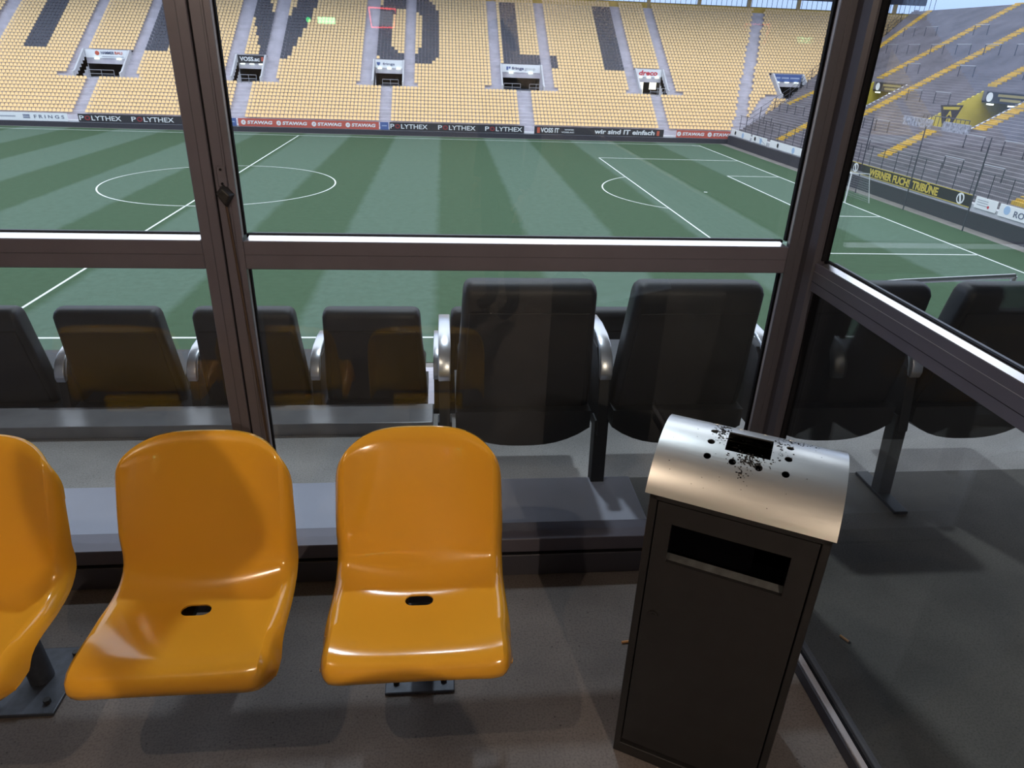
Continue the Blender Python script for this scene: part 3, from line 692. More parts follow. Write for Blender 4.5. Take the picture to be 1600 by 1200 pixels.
for i, (xx, yy, r_) in enumerate(spots):
    b = bar if i == 0 else dup(bar)
    b.location = W(xx, yy, zt(xx)); rk = sorted([q[1] for q in spots if q[2] == r_], reverse=True).index(yy)
    b['label'] = 'grey crush barrier, %s from the far corner in the %s terrace line' % (ORD[rk], RN[r_])
# fence along the terrace front
fen = thing('terrace_fence', 'dark mesh fence standing on the end wall in front of the terrace', 'fence', W(58.6, 0, 1.6))
for z in (.15, 1.15, 2.15): MB().tube([(0, -45, z), (0, 36.5, z)], .025, 5).build('rail', M_RAIL_D, fen)
for k in range(-22, 19): MB().tube([(0, k * 2.0, 0), (0, k * 2.0, 2.2)], .035, 5).build('post', M_RAIL_D, fen)
wm = MB()
for k in range(-225, 182): wm.add([(0, k * .2, .1), (0, k * .2 + .014, .1), (0, k * .2 + .014, 2.15), (0, k * .2, 2.15)], [(0,1,2,3)])
tag(wm.build('wire_mesh', M_RAIL_D, fen), kind='stuff')
# fence down the corner between seats and terrace
cf2 = thing('corner_fence', 'tall dark fence separating the far seats from the standing terrace', 'fence', PO)
prev = None
for y_ in (39.2, 41, 43, 45, 47, 49, 51, 54, 57, 60, 63):
    x_ = mitre_x(y_) + .3; z_ = zs(y_) + .3
    MB().tube([(x_, y_, z_), (x_, y_, z_ + 2.0)], .05, 5).build('post', M_RAIL_D, cf2)
    if prev:
        for dz in (.6, 1.3, 1.95): MB().tube([(prev[0], prev[1], prev[2] + dz), (x_, y_, z_ + dz)], .03, 5).build('rail', M_RAIL_D, cf2)
    prev = (x_, y_, z_)

# boards and banner on the end wall
def eboard(ya, yb, m, label, z0=1.22, z1=2.02, x=57.72):
    t = thing('advertising_board', label, 'board', W(x, (ya + yb) / 2, z0), group='boards along the end wall')
    MB().box((-.03, -abs(yb - ya) / 2, 0), (.03, abs(yb - ya) / 2, z1 - z0)).build('panel', m, t)
    return t, abs(yb - ya) / 2, z1 - z0
M_PALEBL = mat('print_pale_blue', (.42, .58, .82), .6)
def mark(t, y, z, r, m): 
    MB().tube([(-.03, y, z), (-.045, y, z)], r, 16).build('round_print', m, t)
for ya, yb, lab in ((36.4, 30.0, 'white board with a faint round print at the start of the end wall'), (29.4, 25.0, 'white board with black scribbled print on the end wall'), (24.0, 14.0, 'long white board with a pale blue round print on the end wall'), (13.4, 8.0, 'white board on the end wall hidden partly by the corner post')):
    t, h, H = eboard(ya, yb, M_WHITE, lab)
    mark(t, h * .55, H / 2, .28, M_GREYP); mark(t, h * .56, H / 2, .0 + .22, M_WHITE_T); mark(t, -h * .25, H / 2 - .05, .34, M_PALEBL)
    if ya == 29.4: MB().prism([(-h * .9, .1), (-h * .85, .1), (h * .1, H - .1), (h * .05, H - .1)], 0, -.045, -.03).build('print_stroke', M_NAVY, t)
t, h, H = eboard(5.6, -11.6, M_BLACKB, 'long black banner with yellow WERNER FUCHS TRIBÜNE lettering', 1.30, 2.25)
for z in (0, H - .05): MB().box((-.045, -h, z), (-.03, h, z + .05)).build('yellow_edge', M_YELP, t)
c0 = -3.0
lettering('WERNER FUCHS TRIBÜNE', M_YELP, t, (-.035, 2.15 - c0, .12), .78, 9.9, ROT_E, bold=.035)
for yy in (4.55, -10.4):
    MB().tube([(-.03, yy - c0, H / 2), (-.048, yy - c0, H / 2)], .42, 20).build('round_emblem', M_WHITE_T, t)
    MB().tube([(-.048, yy - c0, H / 2), (-.056, yy - c0, H / 2)], .30, 20).build('emblem_ring', M_BLACKB, t)
    MB().prism([(yy - c0 - .22, H / 2 - .3), (yy - c0 - .05, H / 2 - .3), (yy - c0 + .2, H / 2 + .25), (yy - c0 + .02, H / 2 + .3)], 0, -.066, -.056).build('emblem_figure', M_WHITE_T, t)
t, h, H = eboard(-12.0, -14.2, M_WHITE, 'small white board with text lines and a red dot beside the banner', 1.45, 2.25)
for z in (.25, .42, .58): MB().box((-.045, -h * .2, z), (-.03, h * .8, z + .05)).build('small_print', M_GREYP, t)
mark(t, -h * .3, .25, .1, MATS['print_bright_red'])
t, h, H = eboard(-14.5, -24, M_WHITE, 'white board with ROTCOM lettering at the right edge', 1.38, 2.22)
lettering('ROTCOM', mat('print_slate', (.16, .18, .26)), t, (-.035, 3.3, .18), .42, 3.0, ROT_E, bold=.01); mark(t, 4.0, .5, .3, M_PALEBL)

# ================================================================== PADDED CHAIRS
def rounded_loft(rings, name, m, parent, closed_ends=True):
    n = len(rings[0]); mb = MB(); v = [q for R in rings for q in R]; f = []
    for i in range(len(rings) - 1):
        for k in range(n): f.append((i*n+k, i*n+(k+1)%n, (i+1)*n+(k+1)%n, (i+1)*n+k))
    if closed_ends: f += [tuple(range(n))[::-1], tuple((len(rings)-1)*n+k for k in range(n))]
    mb.add(v, f); return mb.build(name, m, parent, smooth=True)
def rect_ring(cx, cy, z, hx, hy, r, n=4, tilt=0.0):
    out_ = []
    for (sx, sy, a0) in ((1, 1, 0), (-1, 1, PI/2), (-1, -1, PI), (1, -1, 1.5*PI)):
        for k in range(n + 1):
            a = a0 + PI / 2 * k / n
            x = sx * (hx - r) + r * math.cos(a); y = sy * (hy - r) + r * math.sin(a)
            out_.append((cx + x, cy + y, z + tilt * y))
    return out_
def make_chair():
    """back towards -Y (local), origin on the floor under the middle of the back"""
    t = thing('padded_chair', 'x', 'chair', (0, 0, 0))
    rings = []
    prof = [(.36, .100, .240, .035), (.40, .090, .250, .045), (.50, .070, .247, .050), (.62, .048, .240, .052), (.74, .026, .232, .053), (.82, .010, .228, .055), (.865, .002, .226, .054), (.885, .002, .222, .046), (.897, .004, .214, .034), (.901, .006, .200, .020)]
    for z, y, hx, hy in prof: rings.append(rect_ring(0, y + .05, z, hx, hy, min(.028, hy * .9)))
    b = rounded_loft(rings, 'backrest', M_LEATHER, t)
    # flat rear panel with a seam, a touch proud of the padding
    pr = [(.40, .090 - .045 + .05), (.60, .052 - .052 + .05), (.80, .014 - .054 + .05)]
    m = MB(); W_ = .205
    v = []
    for z, y in pr: v += [(-W_ - (.8 - z) * .05, y - .006, z), (W_ + (.8 - z) * .05, y - .006, z)]
    for z, y in pr: v += [(-W_ - (.8 - z) * .05, y + .01, z), (W_ + (.8 - z) * .05, y + .01, z)]
    m.add(v, [(0,1,3,2), (2,3,5,4), (6,8,9,7), (8,10,11,9), (0,2,8,6), (2,4,10,8), (1,7,9,3), (3,9,11,5), (4,5,11,10), (0,6,7,1)])
    m.build('rear_panel', M_LEATHER_P, b, bevel=.004)
    # tip-up seat: cushion above a bowed underside shell
    rings = []
    for y, hz in ((.14, .030), (.18, .050), (.30, .055), (.44, .055), (.52, .048), (.55, .03)):
        rings.append([(x, y, z + .445) for x, z, _ in [(q[0], q[1], 0) for q in rect_ring(0, 0, 0, .235, hz, min(.03, hz * .9))]])
    rounded_loft(rings, 'seat_cushion', M_LEATHER, t)
    m = MB(); n = 12; top, bot = [], []
    for yk, dz in ((.05, 0.0), (.20, -.02), (.42, .02)):
        for k in range(n + 1):
            x = -.25 + .5 * k / n; u = abs(x) / .25
            m.v.append((x, yk, .255 + dz + .075 * u ** 2.6))
    for yk in (.05, .20, .42):
        for k in range(n + 1): m.v.append((-.25 + .5 * k / n, yk, .40))
    R = n + 1
    for j in range(2):
        for k in range(n):
            m.f.append((j*R+k, j*R+k+1, (j+1)*R+k+1, (j+1)*R+k)); m.f.append((3*R+j*R+k, 3*R+(j+1)*R+k, 3*R+(j+1)*R+k+1, 3*R+j*R+k+1))
    for k in range(n): m.f.append((k, 3*R+k, 3*R+k+1, k+1)); m.f.append((2*R+k, 2*R+k+1, 5*R+k+1, 5*R+k))
    for j in range(2): m.f.append((j*R, (j+1)*R, 3*R+(j+1)*R, 3*R+j*R)); m.f.append((j*R+n, 3*R+j*R+n, 3*R+(j+1)*R+n, (j+1)*R+n))
    m.build('underside_shell', M_BLACKMETAL, t, smooth=True)
    return t
def make_arm(t, x, leg=True):
    """armrest, bracket and leg at local x"""
    a = MB(); path = [(.060, .520), (.052, .545), (.058, .575), (.080, .610), (.120, .640), (.18, .658), (.28, .664), (.39, .655)]
    n = len(path); hw = .022; th = .020
    for i, (y, z) in enumerate(path):
        d = Vector((path[min(i+1, n-1)][0] - path[max(i-1, 0)][0], path[min(i+1, n-1)][1] - path[max(i-1, 0)][1])).normalized(); nx = Vector((-d.y, d.x))
        k = th * (1.5 if 1 <= i <= 3 else .8)
        for s, e in ((-1, 0), (1, 0), (1, 1), (-1, 1)): a.v.append((x + s * hw, y - nx.x * k * e * -1 * -1 if False else y - nx.x * k * e, z - nx.y * k * e))
    for i in range(n - 1):
        for k in range(4): a.f.append((i*4+k, i*4+(k+1)%4, (i+1)*4+(k+1)%4, (i+1)*4+k))
    a.f += [(0,1,2,3), ((n-1)*4+3, (n-1)*4+2, (n-1)*4+1, (n-1)*4)]
    a.build('armrest', M_SILVER, t, bevel=.004, smooth=True)
    MB().prism([(.03, .30), (.30, .30), (.34, .61), (.16, .61), (.075, .53)], 0, x - .020, x + .020).build('side_bracket', M_BLACKMETAL, t, bevel=.004)
    if leg:
        MB().prism([(.05, .36), (.11, .36), (.075, .012), (.02, .012)], 0, x - .026, x + .026).build('leg', M_BLACKMETAL, t, bevel=.003)
        MB().box((x - .028, -.10, 0), (x + .028, .19, .014)).build('foot_plate', M_BLACKMETAL, t, bevel=.003)
chair = make_chair(); make_arm(chair, -.29)
near = [(.285, 'black padded chair at the left end of the near row, silver armrest standing free'), (.87, 'black padded chair behind the bin lid, second in the near row'), (1.485, 'black padded chair beyond the corner post, third in the near row'),
        (2.07, 'black padded chair at the right edge, fourth in the near row')]
for i, (x, lab) in enumerate(near):
    c = chair if i == 0 else dup(chair)
    c.location = (x, 2.17, 0); tag(c, lab, 'chair', 'padded chairs of the near row')
    if i == 0: c.rotation_euler.z = 0.0
lower = [(-2.125, 'black padded chair cut off at the left edge, lower row'), (-1.525, 'black padded chair left of the window mullion, lower row'), (-.925, 'black padded chair crossed by the window mullion, lower row'),
         (-.345, 'black padded chair right of the mullion, lower row'), (.25, 'black padded chair in the lower row mostly hidden by the first near chair'), (.84, 'black padded chair in the lower row showing between the two near chairs')]
for x, lab in lower:
    c = dup(chair); c.location = (x, 3.06, -.42); tag(c, lab, 'chair', 'padded chairs of the lower row')
tag(MB().tube([(1.9, 3.35, .50), (2.5, 3.45, .52), (3.2, 3.5, .54)], .015, 8).build('handrail', M_SILVER, None, True), 'short white handrail between the chairs at the right edge', 'rail')
hr = bpy.data.objects['handrail']
MB().tube([(2.5, 3.45, .52), (2.5, 3.45, -.42)], .015, 8).build('rail_post', M_SILVER, hr, True)
MB().tube([(3.2, 3.5, .54), (3.2, 3.5, -.42)], .015, 8).build('rail_post', M_SILVER, hr, True)

# ================================================================== YELLOW SHELL SEATS
def seat_shell_mesh():
    """local: x across, y=0 at the front edge growing to the back, z from the floor"""
    P = [(.032, .364), (.012, .368), (.001, .382), (-.002, .400), (.004, .415), (.018, .425), (.045, .428), (.10, .423), (.16, .416), (.21, .412), (.245, .4135), (.272, .423), (.296, .441), (.318, .470), (.340, .512), (.364, .566), (.388, .625), (.410, .675), (.430, .720)]
    lip = [(.447, .752), (.458, .760), (.470, .756), (.476, .744)]
    # resample the spine finely
    def resample(pts, n):
        pts = [Vector(p) for p in pts]; d = [0]
        for a, b in zip(pts, pts[1:]): d.append(d[-1] + (b - a).length)
        o = []
        for i in range(n):
            t = d[-1] * i / (n - 1); j = max(k for k in range(len(d)) if d[k] <= t + 1e-9); j = min(j, len(pts) - 2)
            o.append(pts[j].lerp(pts[j+1], (t - d[j]) / (d[j+1] - d[j])))
        return o
    P2 = P[:7] + [(.10, .424), (.17, .418), (.235, .413), (.285, .4145), (.318, .425), (.340, .446), (.354, .478), (.366, .520), (.382, .570), (.398, .622), (.414, .672), (.430, .720)]
    SA = resample(P, 40); SB = resample(P2, 40); NL = len(lip)
    NU = 41; verts = []; faces = []
    us = [math.sin(PI / 2 * (2 * i / (NU - 1) - 1) * .92) / math.sin(PI / 2 * .92) for i in range(NU)]
    for u in us:
        au = abs(u); sgn = 1 if u > 0 else -1
        cut = .125 * (1 - (1 - min(au, .9995) ** 2.7) ** (1 / 2.7))       # how far the top edge drops towards the corners
        roll = max(0, (au - .86) / .14)                                               # rolled side flange
        col = []; bl = min(1, au) ** 2.2; S = [a.lerp(b, bl) for a, b in zip(SA, SB)]
        for i, s in enumerate(S):
            j0, j1 = max(i - 1, 0), min(i + 1, len(S) - 1)
            d = (S[j1] - S[j0]).normalized(); nrm = Vector((-d.y, d.x))               # towards the sitter
            z = s.y
            back = min(1, max(0, (z - .44) / .10)) if i > 20 else 0
            if i > 20 and back > 0:
                k = (z - .44) / (.720 - .44); zz = .44 + (.720 - cut - .44) * k; s2 = Vector((s.x - (s.y - zz) * .42, zz))
            else: s2 = s
            front = max(0, 1 - i / 9)
            hw = .212 + .004 * math.sin(min(1, i / 20) * PI) - .003 * back * max(0, (z - .6) / .14) + .004 * front
            rise = (.018 + .030 * back) * au ** 3.2 * (1 - front)
            x = hw * u
            wt = 1 if i <= 8 else max(0, 1 - (i - 8) / 7); wt = wt * wt * (3 - 2 * wt); drop = roll ** 1.6 * .030 * (1 - wt)
            x -= sgn * .006 * roll ** 3
            q = s2 + nrm * (rise * (1 - .55 * roll) - drop)
            q = Vector((q.x + .034 * max(0, 1 - i / 11) * max(0, (au - .70) / .30) ** 2.2, q.y))  # rounded front corners
            q = q.lerp(Vector((.048 + .0063 * i, .367)), roll ** 1.6 * wt)                # flange meets the front lip
            dish = -.010 * (1 - au ** 2) * math.exp(-((s.x - .22) / .12) ** 2) if i <= 24 else 0
            col.append((x, q.x, q.y + dish))
        # top lip following the end of the spine
        bx, by, bz = col[-1]
        kk = 1 - .93 * au ** 5
        for (ly, lz) in lip: col.append((bx * (1 - .01 * kk), by + (ly - .436) * kk, bz + (lz - .735) * kk))
        verts += col
    n = 40 + NL
    for a in range(NU - 1):
        for b in range(n - 1): faces.append((a*n+b, (a+1)*n+b, (a+1)*n+b+1, a*n+b+1))
    me = bpy.data.meshes.new('shell'); me.from_pydata(verts, [], faces)
    return me
me = seat_shell_mesh()
sh = obj('shell', me, M_SHELL, None, True)
md = sh.modifiers.new('thick', 'SOLIDIFY'); md.thickness = .004; md.offset = 0
bpy.context.view_layer.update()
m2 = bpy.data.meshes.new_from_object(sh.evaluated_get(bpy.context.evaluated_depsgraph_get())); sh.modifiers.clear(); sh.data = m2
def slot_cutter(cx, cy, z, L, r):
    pts = [(cx + L + r * math.cos(a), cy + r * math.sin(a)) for a in [-PI/2 + PI * k / 10 for k in range(11)]] + [(cx - L + r * math.cos(a), cy + r * math.sin(a)) for a in [PI/2 + PI * k / 10 for k in range(11)]]
    return MB().prism(pts, 2, z - .05, z + .05).build('cutter', None)
boolean(sh, slot_cutter(0, .215, .405, .016, .0175))
for p in sh.data.polygons: p.use_smooth = True
try: sh.data.set_sharp_from_angle(angle=math.radians(40))
except Exception: pass
def make_seat():
    t = thing('shell_seat', 'x', 'seat'); sh.parent = t
    # oval boss with two screws near the top of the back
    m = MB(); ring = []
    for k in range(24):
        a = 2 * PI * k / 24; ring.append((.030 * math.copysign(abs(math.cos(a)) ** .7, math.cos(a)), .017 * math.sin(a)))
    ob = m.prism(ring, 1, -.001, .0012).build('screw_boss', M_SHELL, t, bevel=.0006); ob.location = (0, .4115, .676); ob.rotation_euler.x = math.radians(-23)
    for x in (-.021, .021): MB().tube([(x, -.002, 0), (x, .001, 0)], .0022, 8).build('screw', M_GASKET, ob)
    MB().box((-.13, .10, .352), (.13, .125, .404)).build('mounting_rib', M_SHELL, t, bevel=.004); MB().box((-.13, .285, .352), (.13, .31, .412)).build('mounting_rib', M_SHELL, t, bevel=.004)
    MB().box((-.07, .09, .334), (-.03, .32, .352)).build('seat_bracket', M_GALV, t); MB().box((.03, .09, .334), (.07, .32, .352)).build('seat_bracket', M_GALV, t)
    MB().box((-.07, .315, .30), (.07, .355, .352)).build('crossbar', M_GALV, t, bevel=.004)
    MB().tube([(0, .405, .008), (0, .39, .19), (0, .345, .31)], .030, 16).build('pedestal', M_GALV, t, True)
    pl = MB().box((-.105, .285, 0), (.085, .51, .010)).build('floor_plate', M_GALV, t, bevel=.003)
    for bx, by in ((-.075, .32), (.055, .32), (-.075, .48), (.055, .48)): MB().tube([(bx, by, .010), (bx, by, .023)], .009, 6).build('bolt', M_BLACKMETAL, pl)
    return t
seat = make_seat()
SEATS = [(-.068, 1.055, 0.0, 'glossy yellow shell seat nearest the bin, oval slot in its pan'), (-.580, 1.050, .0, 'glossy yellow shell seat between the other two, half in shadow'), (-1.105, 1.045, .0, 'glossy yellow shell seat cut off by the left edge')]
for i, (x, y, r, lab) in enumerate(SEATS):
    s = seat if i == 0 else dup(seat)
    if i == 1:
        for ch in s.children:
            if ch.name.startswith(('floor_plate', 'pedestal')): ch.location.y += .07
    s.location = (x, y, 0); s.rotation_euler.z = r; tag(s, lab, 'seat', 'yellow shell seats in the booth')
# ================================================================== BIN
bw, bd = .35, .28; ang = math.atan2(-.17, .306)
bin_ = thing('litter_bin', 'anthracite litter bin with a curved brushed steel ashtray lid', 'bin', (.416, 1.145, 0), ang)
# local: x along the front 0..bw, y into depth 0..bd, z up
body = MB()
body.box((0, .0, .03), (.016, bd, .80)); body.box((bw - .016, .0, .03), (bw, bd, .80)); body.box((0, bd - .004, .03), (bw, bd, .80)); body.box((0, 0, .0), (bw, bd, .035))
body.box((0, .0, .775), (bw, .012, .80))
body.build('body', M_BIN, bin_, bevel=.0015, seg=1)
MB().box((.016, .10, .035), (bw - .016, bd - .004, .77)).build('liner', M_BIN_IN, bin_)
sx0, sx1, sz0, sz1 = .052, .288, .626, .724
dm = MB()
X0, X1, Z0_, Z1_ = .019, bw - .019, .05, .772
for a, b in (((X0, .002, Z0_), (X1, .014, sz0)), ((X0, .002, sz1), (X1, .014, Z1_)), ((X0, .002, sz0), (sx0, .014, sz1)), ((sx1, .002, sz0), (X1, .014, sz1))): dm.box(a, b)
dr_ = dm.build('door', M_BIN, bin_)
fl = MB().prism([(.010, sz0 + .001), (.018, sz0 + .014), (.020, sz0 + .012), (.013, sz0 - .001)], 0, sx0, sx1).build('slot_flap', mat('worn_flap', (.045, .048, .052), .45, .4, noise=.5, scale=30), dr_)
lk = MB().tube([(.045, .003, .475), (.045, -.002, .475)], .0105, 20).build('lock', M_BIN, dr_, True); MB().tube([(.045, -.0018, .475), (.045, -.0035, .475)], .005, 12).build('lock_core', M_BLACKMETAL, lk)
# curved lid
R = .160; cy, cz = bd / 2, .885 - R; a_max = math.asin(min(1, (bd / 2 + .006) / R)); nA = 40
lid = MB()
for i in range(nA + 1):
    a = -a_max + 2 * a_max * i / nA
    for x in (-.010, bw + .005): lid.v.append((x, cy + R * math.sin(a), cz + R * math.cos(a)))
    for x in (-.010, bw + .005): lid.v.append((x, cy + (R - .003) * math.sin(a), cz + (R - .003) * math.cos(a)))
for i in range(nA):
    o = i * 4; p = o + 4
    lid.f += [(o, o+1, p+1, p), (o+2, p+2, p+3, o+3), (o, p, p+2, o+2), (o+1, o+3, p+3, p+1)]
lid.f += [(0, 2, 3, 1), (nA*4, nA*4+1, nA*4+3, nA*4+2)]
ld = lid.build('lid', STEEL, bin_)
cut = MB()
def radial(x, a, r, n=18):
    c = Vector((x, cy + R * math.sin(a), cz + R * math.cos(a))); nn = Vector((0, math.sin(a), math.cos(a))); ex = Vector((1, 0, 0)); ey = nn.cross(ex)
    ringa = [c + nn * .02 + ex * r * math.cos(2*PI*k/n) + ey * r * math.sin(2*PI*k/n) for k in range(n)]; ringb = [q - nn * .04 for q in ringa]
    cut.add(ringa + ringb, [tuple(range(n)), tuple(range(2*n-1, n-1, -1))] + [(k, k+n, (k+1)%n+n, (k+1)%n) for k in range(n)])
ca, da = -.03, .335
cols = [.092, .142, .193, .244]; rows = [-.479, -.228, .020, .385]
for j, a in enumerate(rows):
    for i, x in enumerate(cols):
        if j in (1, 2) and i in (1, 2): continue
        radial(x, a, .0075)
cut.prism([(cy + R * math.sin(-.317), cz + .10), (cy + R * math.sin(.118), cz + .10), (cy + R * math.sin(.118), cz + .22), (cy + R * math.sin(-.317), cz + .22)], 0, .122, .211)
boolean(ld, cut.build('cutter', None, bin_))
for p in ld.data.polygons: p.use_smooth = True
try: ld.data.set_sharp_from_angle(angle=math.radians(25))
except Exception: pass
for x in (.0, bw - .002):
    pts = [(cy + (R - .004) * math.sin(-a_max + 2 * a_max * i / 20), cz + (R - .004) * math.cos(-a_max + 2 * a_max * i / 20)) for i in range(21)]
    MB().prism(pts + [(bd, .79), (0, .79)], 0, x, x + .002).build('lid_end', M_BIN, bin_)
MB().box((.09, .05, .80), (.28, .24, .803)).build('ash_tray', M_BIN_IN, bin_)
# loose ash around the opening
am = MB()
def fleck(x, a, s):
    c = Vector((x, cy + (R + .0004) * math.sin(a), cz + (R + .0004) * math.cos(a))); nn = Vector((0, math.sin(a), math.cos(a))); ex = Vector((1, 0, 0)); ey = nn.cross(ex)
    n = random.randint(4, 6); ph = random.random() * 6
    pts = [c + ex * s * random.uniform(.5, 1.1) * math.cos(ph + 2*PI*k/n) + ey * s * random.uniform(.4, 1) * math.sin(ph + 2*PI*k/n) for k in range(n)]
    am.add(pts + [c + nn * s * .5], [(k, (k+1) % n, n) for k in range(n)])
for cx_, ca_, sx_, sa_, nn_, smax in ((.108, .07, .009, .13, 130, .0032), (.172, -.40, .016, .05, 150, .0034), (.163, -.62, .010, .05, 30, .003), (.226, -.05, .008, .12, 40, .0028), (.262, .26, .018, .06, 55, .0026), (.17, -.2, .09, .4, 50, .0015)):
    for _ in range(nn_): fleck(random.gauss(cx_, sx_), random.gauss(ca_, sa_), random.uniform(.0008, smax))
am_v = am.build('ash', M_ASH); am_v.location = bin_.location; am_v.rotation_euler = bin_.rotation_euler
keep = []
tag(am_v, 'dark cigarette ash scattered over the steel bin lid', 'ash', kind='stuff')

# cigarette ends on the floors
def butt(x, y, rz, label, L=.022):
    t = thing('cigarette_end', label, 'cigarette end', (x, y, .0045), rz, 'cigarette ends on the floor')
    MB().tube([(0, 0, 0), (L, 0, 0)], .004, 10).build('filter', mat('filter_orange', (.50, .24, .09), .8), t, True)
    MB().tube([(L, 0, 0), (L + .006, 0, 0)], [.004, .003], 10).build('burnt_tip', M_ASH, t, True)
    return t
butt(.520, 1.487, .1, 'orange cigarette end on the booth floor left of the bin')
butt(1.205, 1.475, -1.1, 'pale cigarette end on the landing beyond the side glass', .03)
butt(1.78, 1.42, .4, 'dark cigarette end further out on the landing', .014)

# ================================================================== LAMPS (above and behind the camera)
for i, (loc, pw) in enumerate(LAMPS):
    t = thing('ceiling_spot', ('small round ceiling spot over the yellow seats', 'small round ceiling spot behind the photographer')[i], 'lamp', (loc[0], loc[1], 2.32))
    m = MB(); n = 20
    for k in range(n):
        a0, a1 = 2*PI*k/n, 2*PI*(k+1)/n
        m.add([(r * math.cos(a), r * math.sin(a), z) for a in (a0, a1) for r, z in ((.06, 0), (.06, -.03), (.045, -.03), (.045, 0))], [(0,4,5,1), (1,5,6,2), (2,6,7,3)])
    m.build('housing', M_SILVER, t, True)
    L = bpy.data.lights.new('spot_light', 'POINT'); L.energy = pw; L.color = LAMP_WARM; L.shadow_soft_size = .009
    lo = bpy.data.objects.new('spot_light', L); COL.objects.link(lo); lo.location = loc

fl_ = thing('floodlight', 'square floodlight fixed under the roof of the near stand', 'lamp', (FLOOD[0][0], FLOOD[0][1], FLOOD[0][2] + .12))
MB().box((-.22, -.22, 0), (.22, .22, .12)).build('housing', M_BLACKMETAL, fl_, bevel=.01); MB().box((-.03, -.03, .12), (.03, .03, .40)).build('bracket', M_BLACKMETAL, fl_)
MB().box((-.18, -.18, -.012), (.18, .18, 0)).build('lens', mat('flood_lens', (.9, .95, 1), .3, emit=(.9, .96, 1), strength=8), fl_)
L = bpy.data.lights.new('flood_beam', 'AREA'); L.shape = 'SQUARE'; L.size = .34; L.energy = FLOOD[1]; L.color = (.80, .90, 1.0)
lo = bpy.data.objects.new('flood_beam', L); COL.objects.link(lo); lo.location = (FLOOD[0][0], FLOOD[0][1], FLOOD[0][2] + .09); lo.rotation_euler = (math.radians(-24), 0, 0)

# ================================================================== WHAT THE GLASS REFLECTS, BEHIND THE CAMERA
ns = thing('neon_display', 'red neon framed display hanging behind the camera, mirrored in the glass', 'sign', (-.46, -2.36, 1.77))
M_NEON = mat('red_neon', (1, .1, .1), .4, emit=(1, .10, .08), strength=9.0)
MB().tube([(-.10, .03, .07), (.10, .03, .065), (.085, .03, -.06), (-.085, .03, -.065), (-.10, .03, .07)], .006, 8).build('neon_tube', M_NEON, ns, True)
MB().box((-.075, .0, -.05), (.075, .02, .05)).build('screen', mat('dim_screen', (.1, .1, .11), .3, emit=(.8, .75, .8), strength=1.2), ns)
MB().box((-.02, -.04, -.05), (.02, .0, .05)).build('wall_bracket', M_BLACKMETAL, ns)
el = thing('escape_light', 'green lit escape light on the back wall, mirrored in the glass', 'lamp', (-.93, -2.38, 1.74))
MB().box((-.13, -.02, -.04), (.12, .03, .04)).build('housing', M_BLACKMETAL, el, bevel=.004)
MB().box((-.02, .03, -.022), (.11, .034, .022)).build('diffuser', mat('green_glow', (.3, 1, .4), .4, emit=(.35, 1, .45), strength=12.0), el)
MB().tube([(-.09, .03, .0), (-.09, .036, .0)], .018, 14).build('indicator', mat('green_dot', (.1, .9, .3), .4, emit=(.08, 1, .25), strength=7.0), el)

# the person behind the camera: one skinned body
def skin_body(name, m, verts, edges, rad, root, parent=None, sub=2):
    me = bpy.data.meshes.new(name); me.from_pydata(verts, edges, []); me.update()
    o = bpy.data.objects.new(name, me); COL.objects.link(o); o.parent = parent; me.materials.append(m)
    o.modifiers.new('skin', 'SKIN'); sv = me.skin_vertices[0].data
    for i, r in enumerate(rad): sv[i].radius = r if isinstance(r, tuple) else (r, r); sv[i].use_root = (i == root)
    sb = o.modifiers.new('sub', 'SUBSURF'); sb.levels = sb.render_levels = sub
    bpy.context.view_layer.update()
    m2_ = bpy.data.meshes.new_from_object(o.evaluated_get(bpy.context.evaluated_depsgraph_get())); o.modifiers.clear(); o.data = m2_
    for p in m2_.polygons: p.use_smooth = True
    return o
PV = [(0, 0, .95), (0, .01, 1.10), (0, .0, 1.27), (0, .0, 1.40), (0, .03, 1.50), (0, .06, 1.57), (0, .075, 1.66), (0, .075, 1.735)]
PR = [(.155, .11), (.15, .10), (.165, .11), (.12, .09), .055, .06, .082, .062]
PE = [(0, 1), (1, 2), (2, 3), (3, 4), (4, 5), (5, 6), (6, 7)]
for sx in (-1, 1):
    b = len(PV)
    PV += [(sx * .19, -.01, 1.405), (sx * .255, -.03, 1.14), (sx * .25, .02, .92), (sx * .245, .035, .86)]; PR += [.062, .05, .038, .028]
    PE += [(3, b), (b, b + 1), (b + 1, b + 2), (b + 2, b + 3)]
    b = len(PV)
    PV += [(sx * .10, .0, .86), (sx * .11, .015, .50), (sx * .12, -.02, .10), (sx * .13, .10, .05)]; PR += [.095, .062, .045, .045]
    PE += [(0, b), (b, b + 1), (b + 1, b + 2), (b + 2, b + 3)]
M_CLOTH = mat('dark_jacket', (.035, .037, .045), .85, noise=.2, scale=12); M_SKIN = mat('skin', (.52, .29, .19), .55)
per = thing('person', 'person in a dark jacket standing behind the camera, casting a shadow on the seats', 'person', (.36, -.60, 0), math.radians(58))
per.scale = (.965, .965, .965)
bo = skin_body('body', M_CLOTH, PV, PE, PR, 0, per)
bo.data.materials.append(M_SKIN)
for p in bo.data.polygons:
    c = p.center
    if c.z > 1.495 or c.z < .90 and abs(c.x) > .20: p.material_index = 1
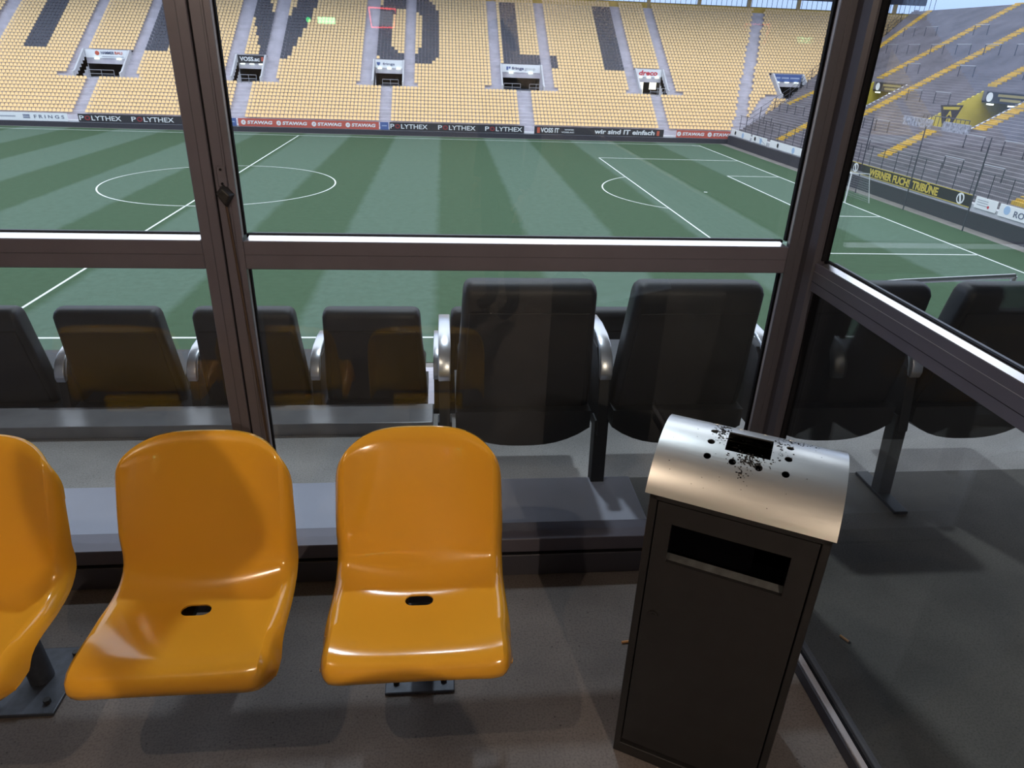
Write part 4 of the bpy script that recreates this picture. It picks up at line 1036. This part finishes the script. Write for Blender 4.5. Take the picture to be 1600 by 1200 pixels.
MB().tube([(.062 * math.cos(2 * PI * k / 16), .022 + .062 * math.sin(2 * PI * k / 16), 1.492 - .012 * math.sin(2 * PI * k / 16)) for k in range(17)], .018, 8).build('collar', M_CLOTH, per, True)
hm = MB()      # hair cap
for i in range(9):
    th = PI / 2 * i / 8
    for k in range(20):
        ph = 2 * PI * k / 20; rr = math.cos(th)
        hm.v.append((.088 * rr * math.sin(ph), .065 + .098 * rr * math.cos(ph) - .012, 1.685 + .115 * math.sin(th) - (.04 * rr if math.cos(ph) < .2 else -.03 * rr)))
for i in range(8):
    for k in range(20): hm.f.append((i*20+k, i*20+(k+1)%20, (i+1)*20+(k+1)%20, (i+1)*20+k))
hm.build('hair', mat('hair_brown', (.03, .02, .015), .7), per, smooth=True)
fc = MB(); fc.tube([(0, .150, 1.665), (0, .178, 1.632), (0, .150, 1.622)], [.008, .015, .008], 8); fc.build('nose', M_SKIN, per, True)
for sx in (-1, 1):
    MB().tube([(sx * .032, .148, 1.668), (sx * .032, .158, 1.668)], .011, 10).build('eye', M_WHITE, per, True)
    MB().tube([(sx * .078, .065, 1.68), (sx * .092, .06, 1.655), (sx * .082, .065, 1.625)], [.010, .014, .009], 8).build('ear', M_SKIN, per, True)
    hv = [(sx * .245, .035, .865), (sx * .243, .045, .80)]; hr_ = [.026, (.018, .034)]; he = [(0, 1)]
    for k, (dy, ln) in enumerate(((.032, .9), (.011, 1.05), (-.010, 1.0), (-.030, .8))):
        b = len(hv); hv += [(sx * .243, .047 + dy, .765), (sx * .236, .055 + dy, .735 - .012 * ln), (sx * .222, .057 + dy, .712 - .022 * ln)]; hr_ += [.010, .009, .008]; he += [(1, b), (b, b + 1), (b + 1, b + 2)]
    b = len(hv); hv += [(sx * .228, .087, .800), (sx * .218, .102, .765)]; hr_ += [.011, .009]; he += [(1, b), (b, b + 1)]
    skin_body('hand', M_SKIN, hv, he, hr_, 0, per, 1)
MB().box((-.022, .149, 1.588), (.022, .156, 1.595)).build('mouth', mat('lip', (.35, .12, .10), .5), per, bevel=.002)
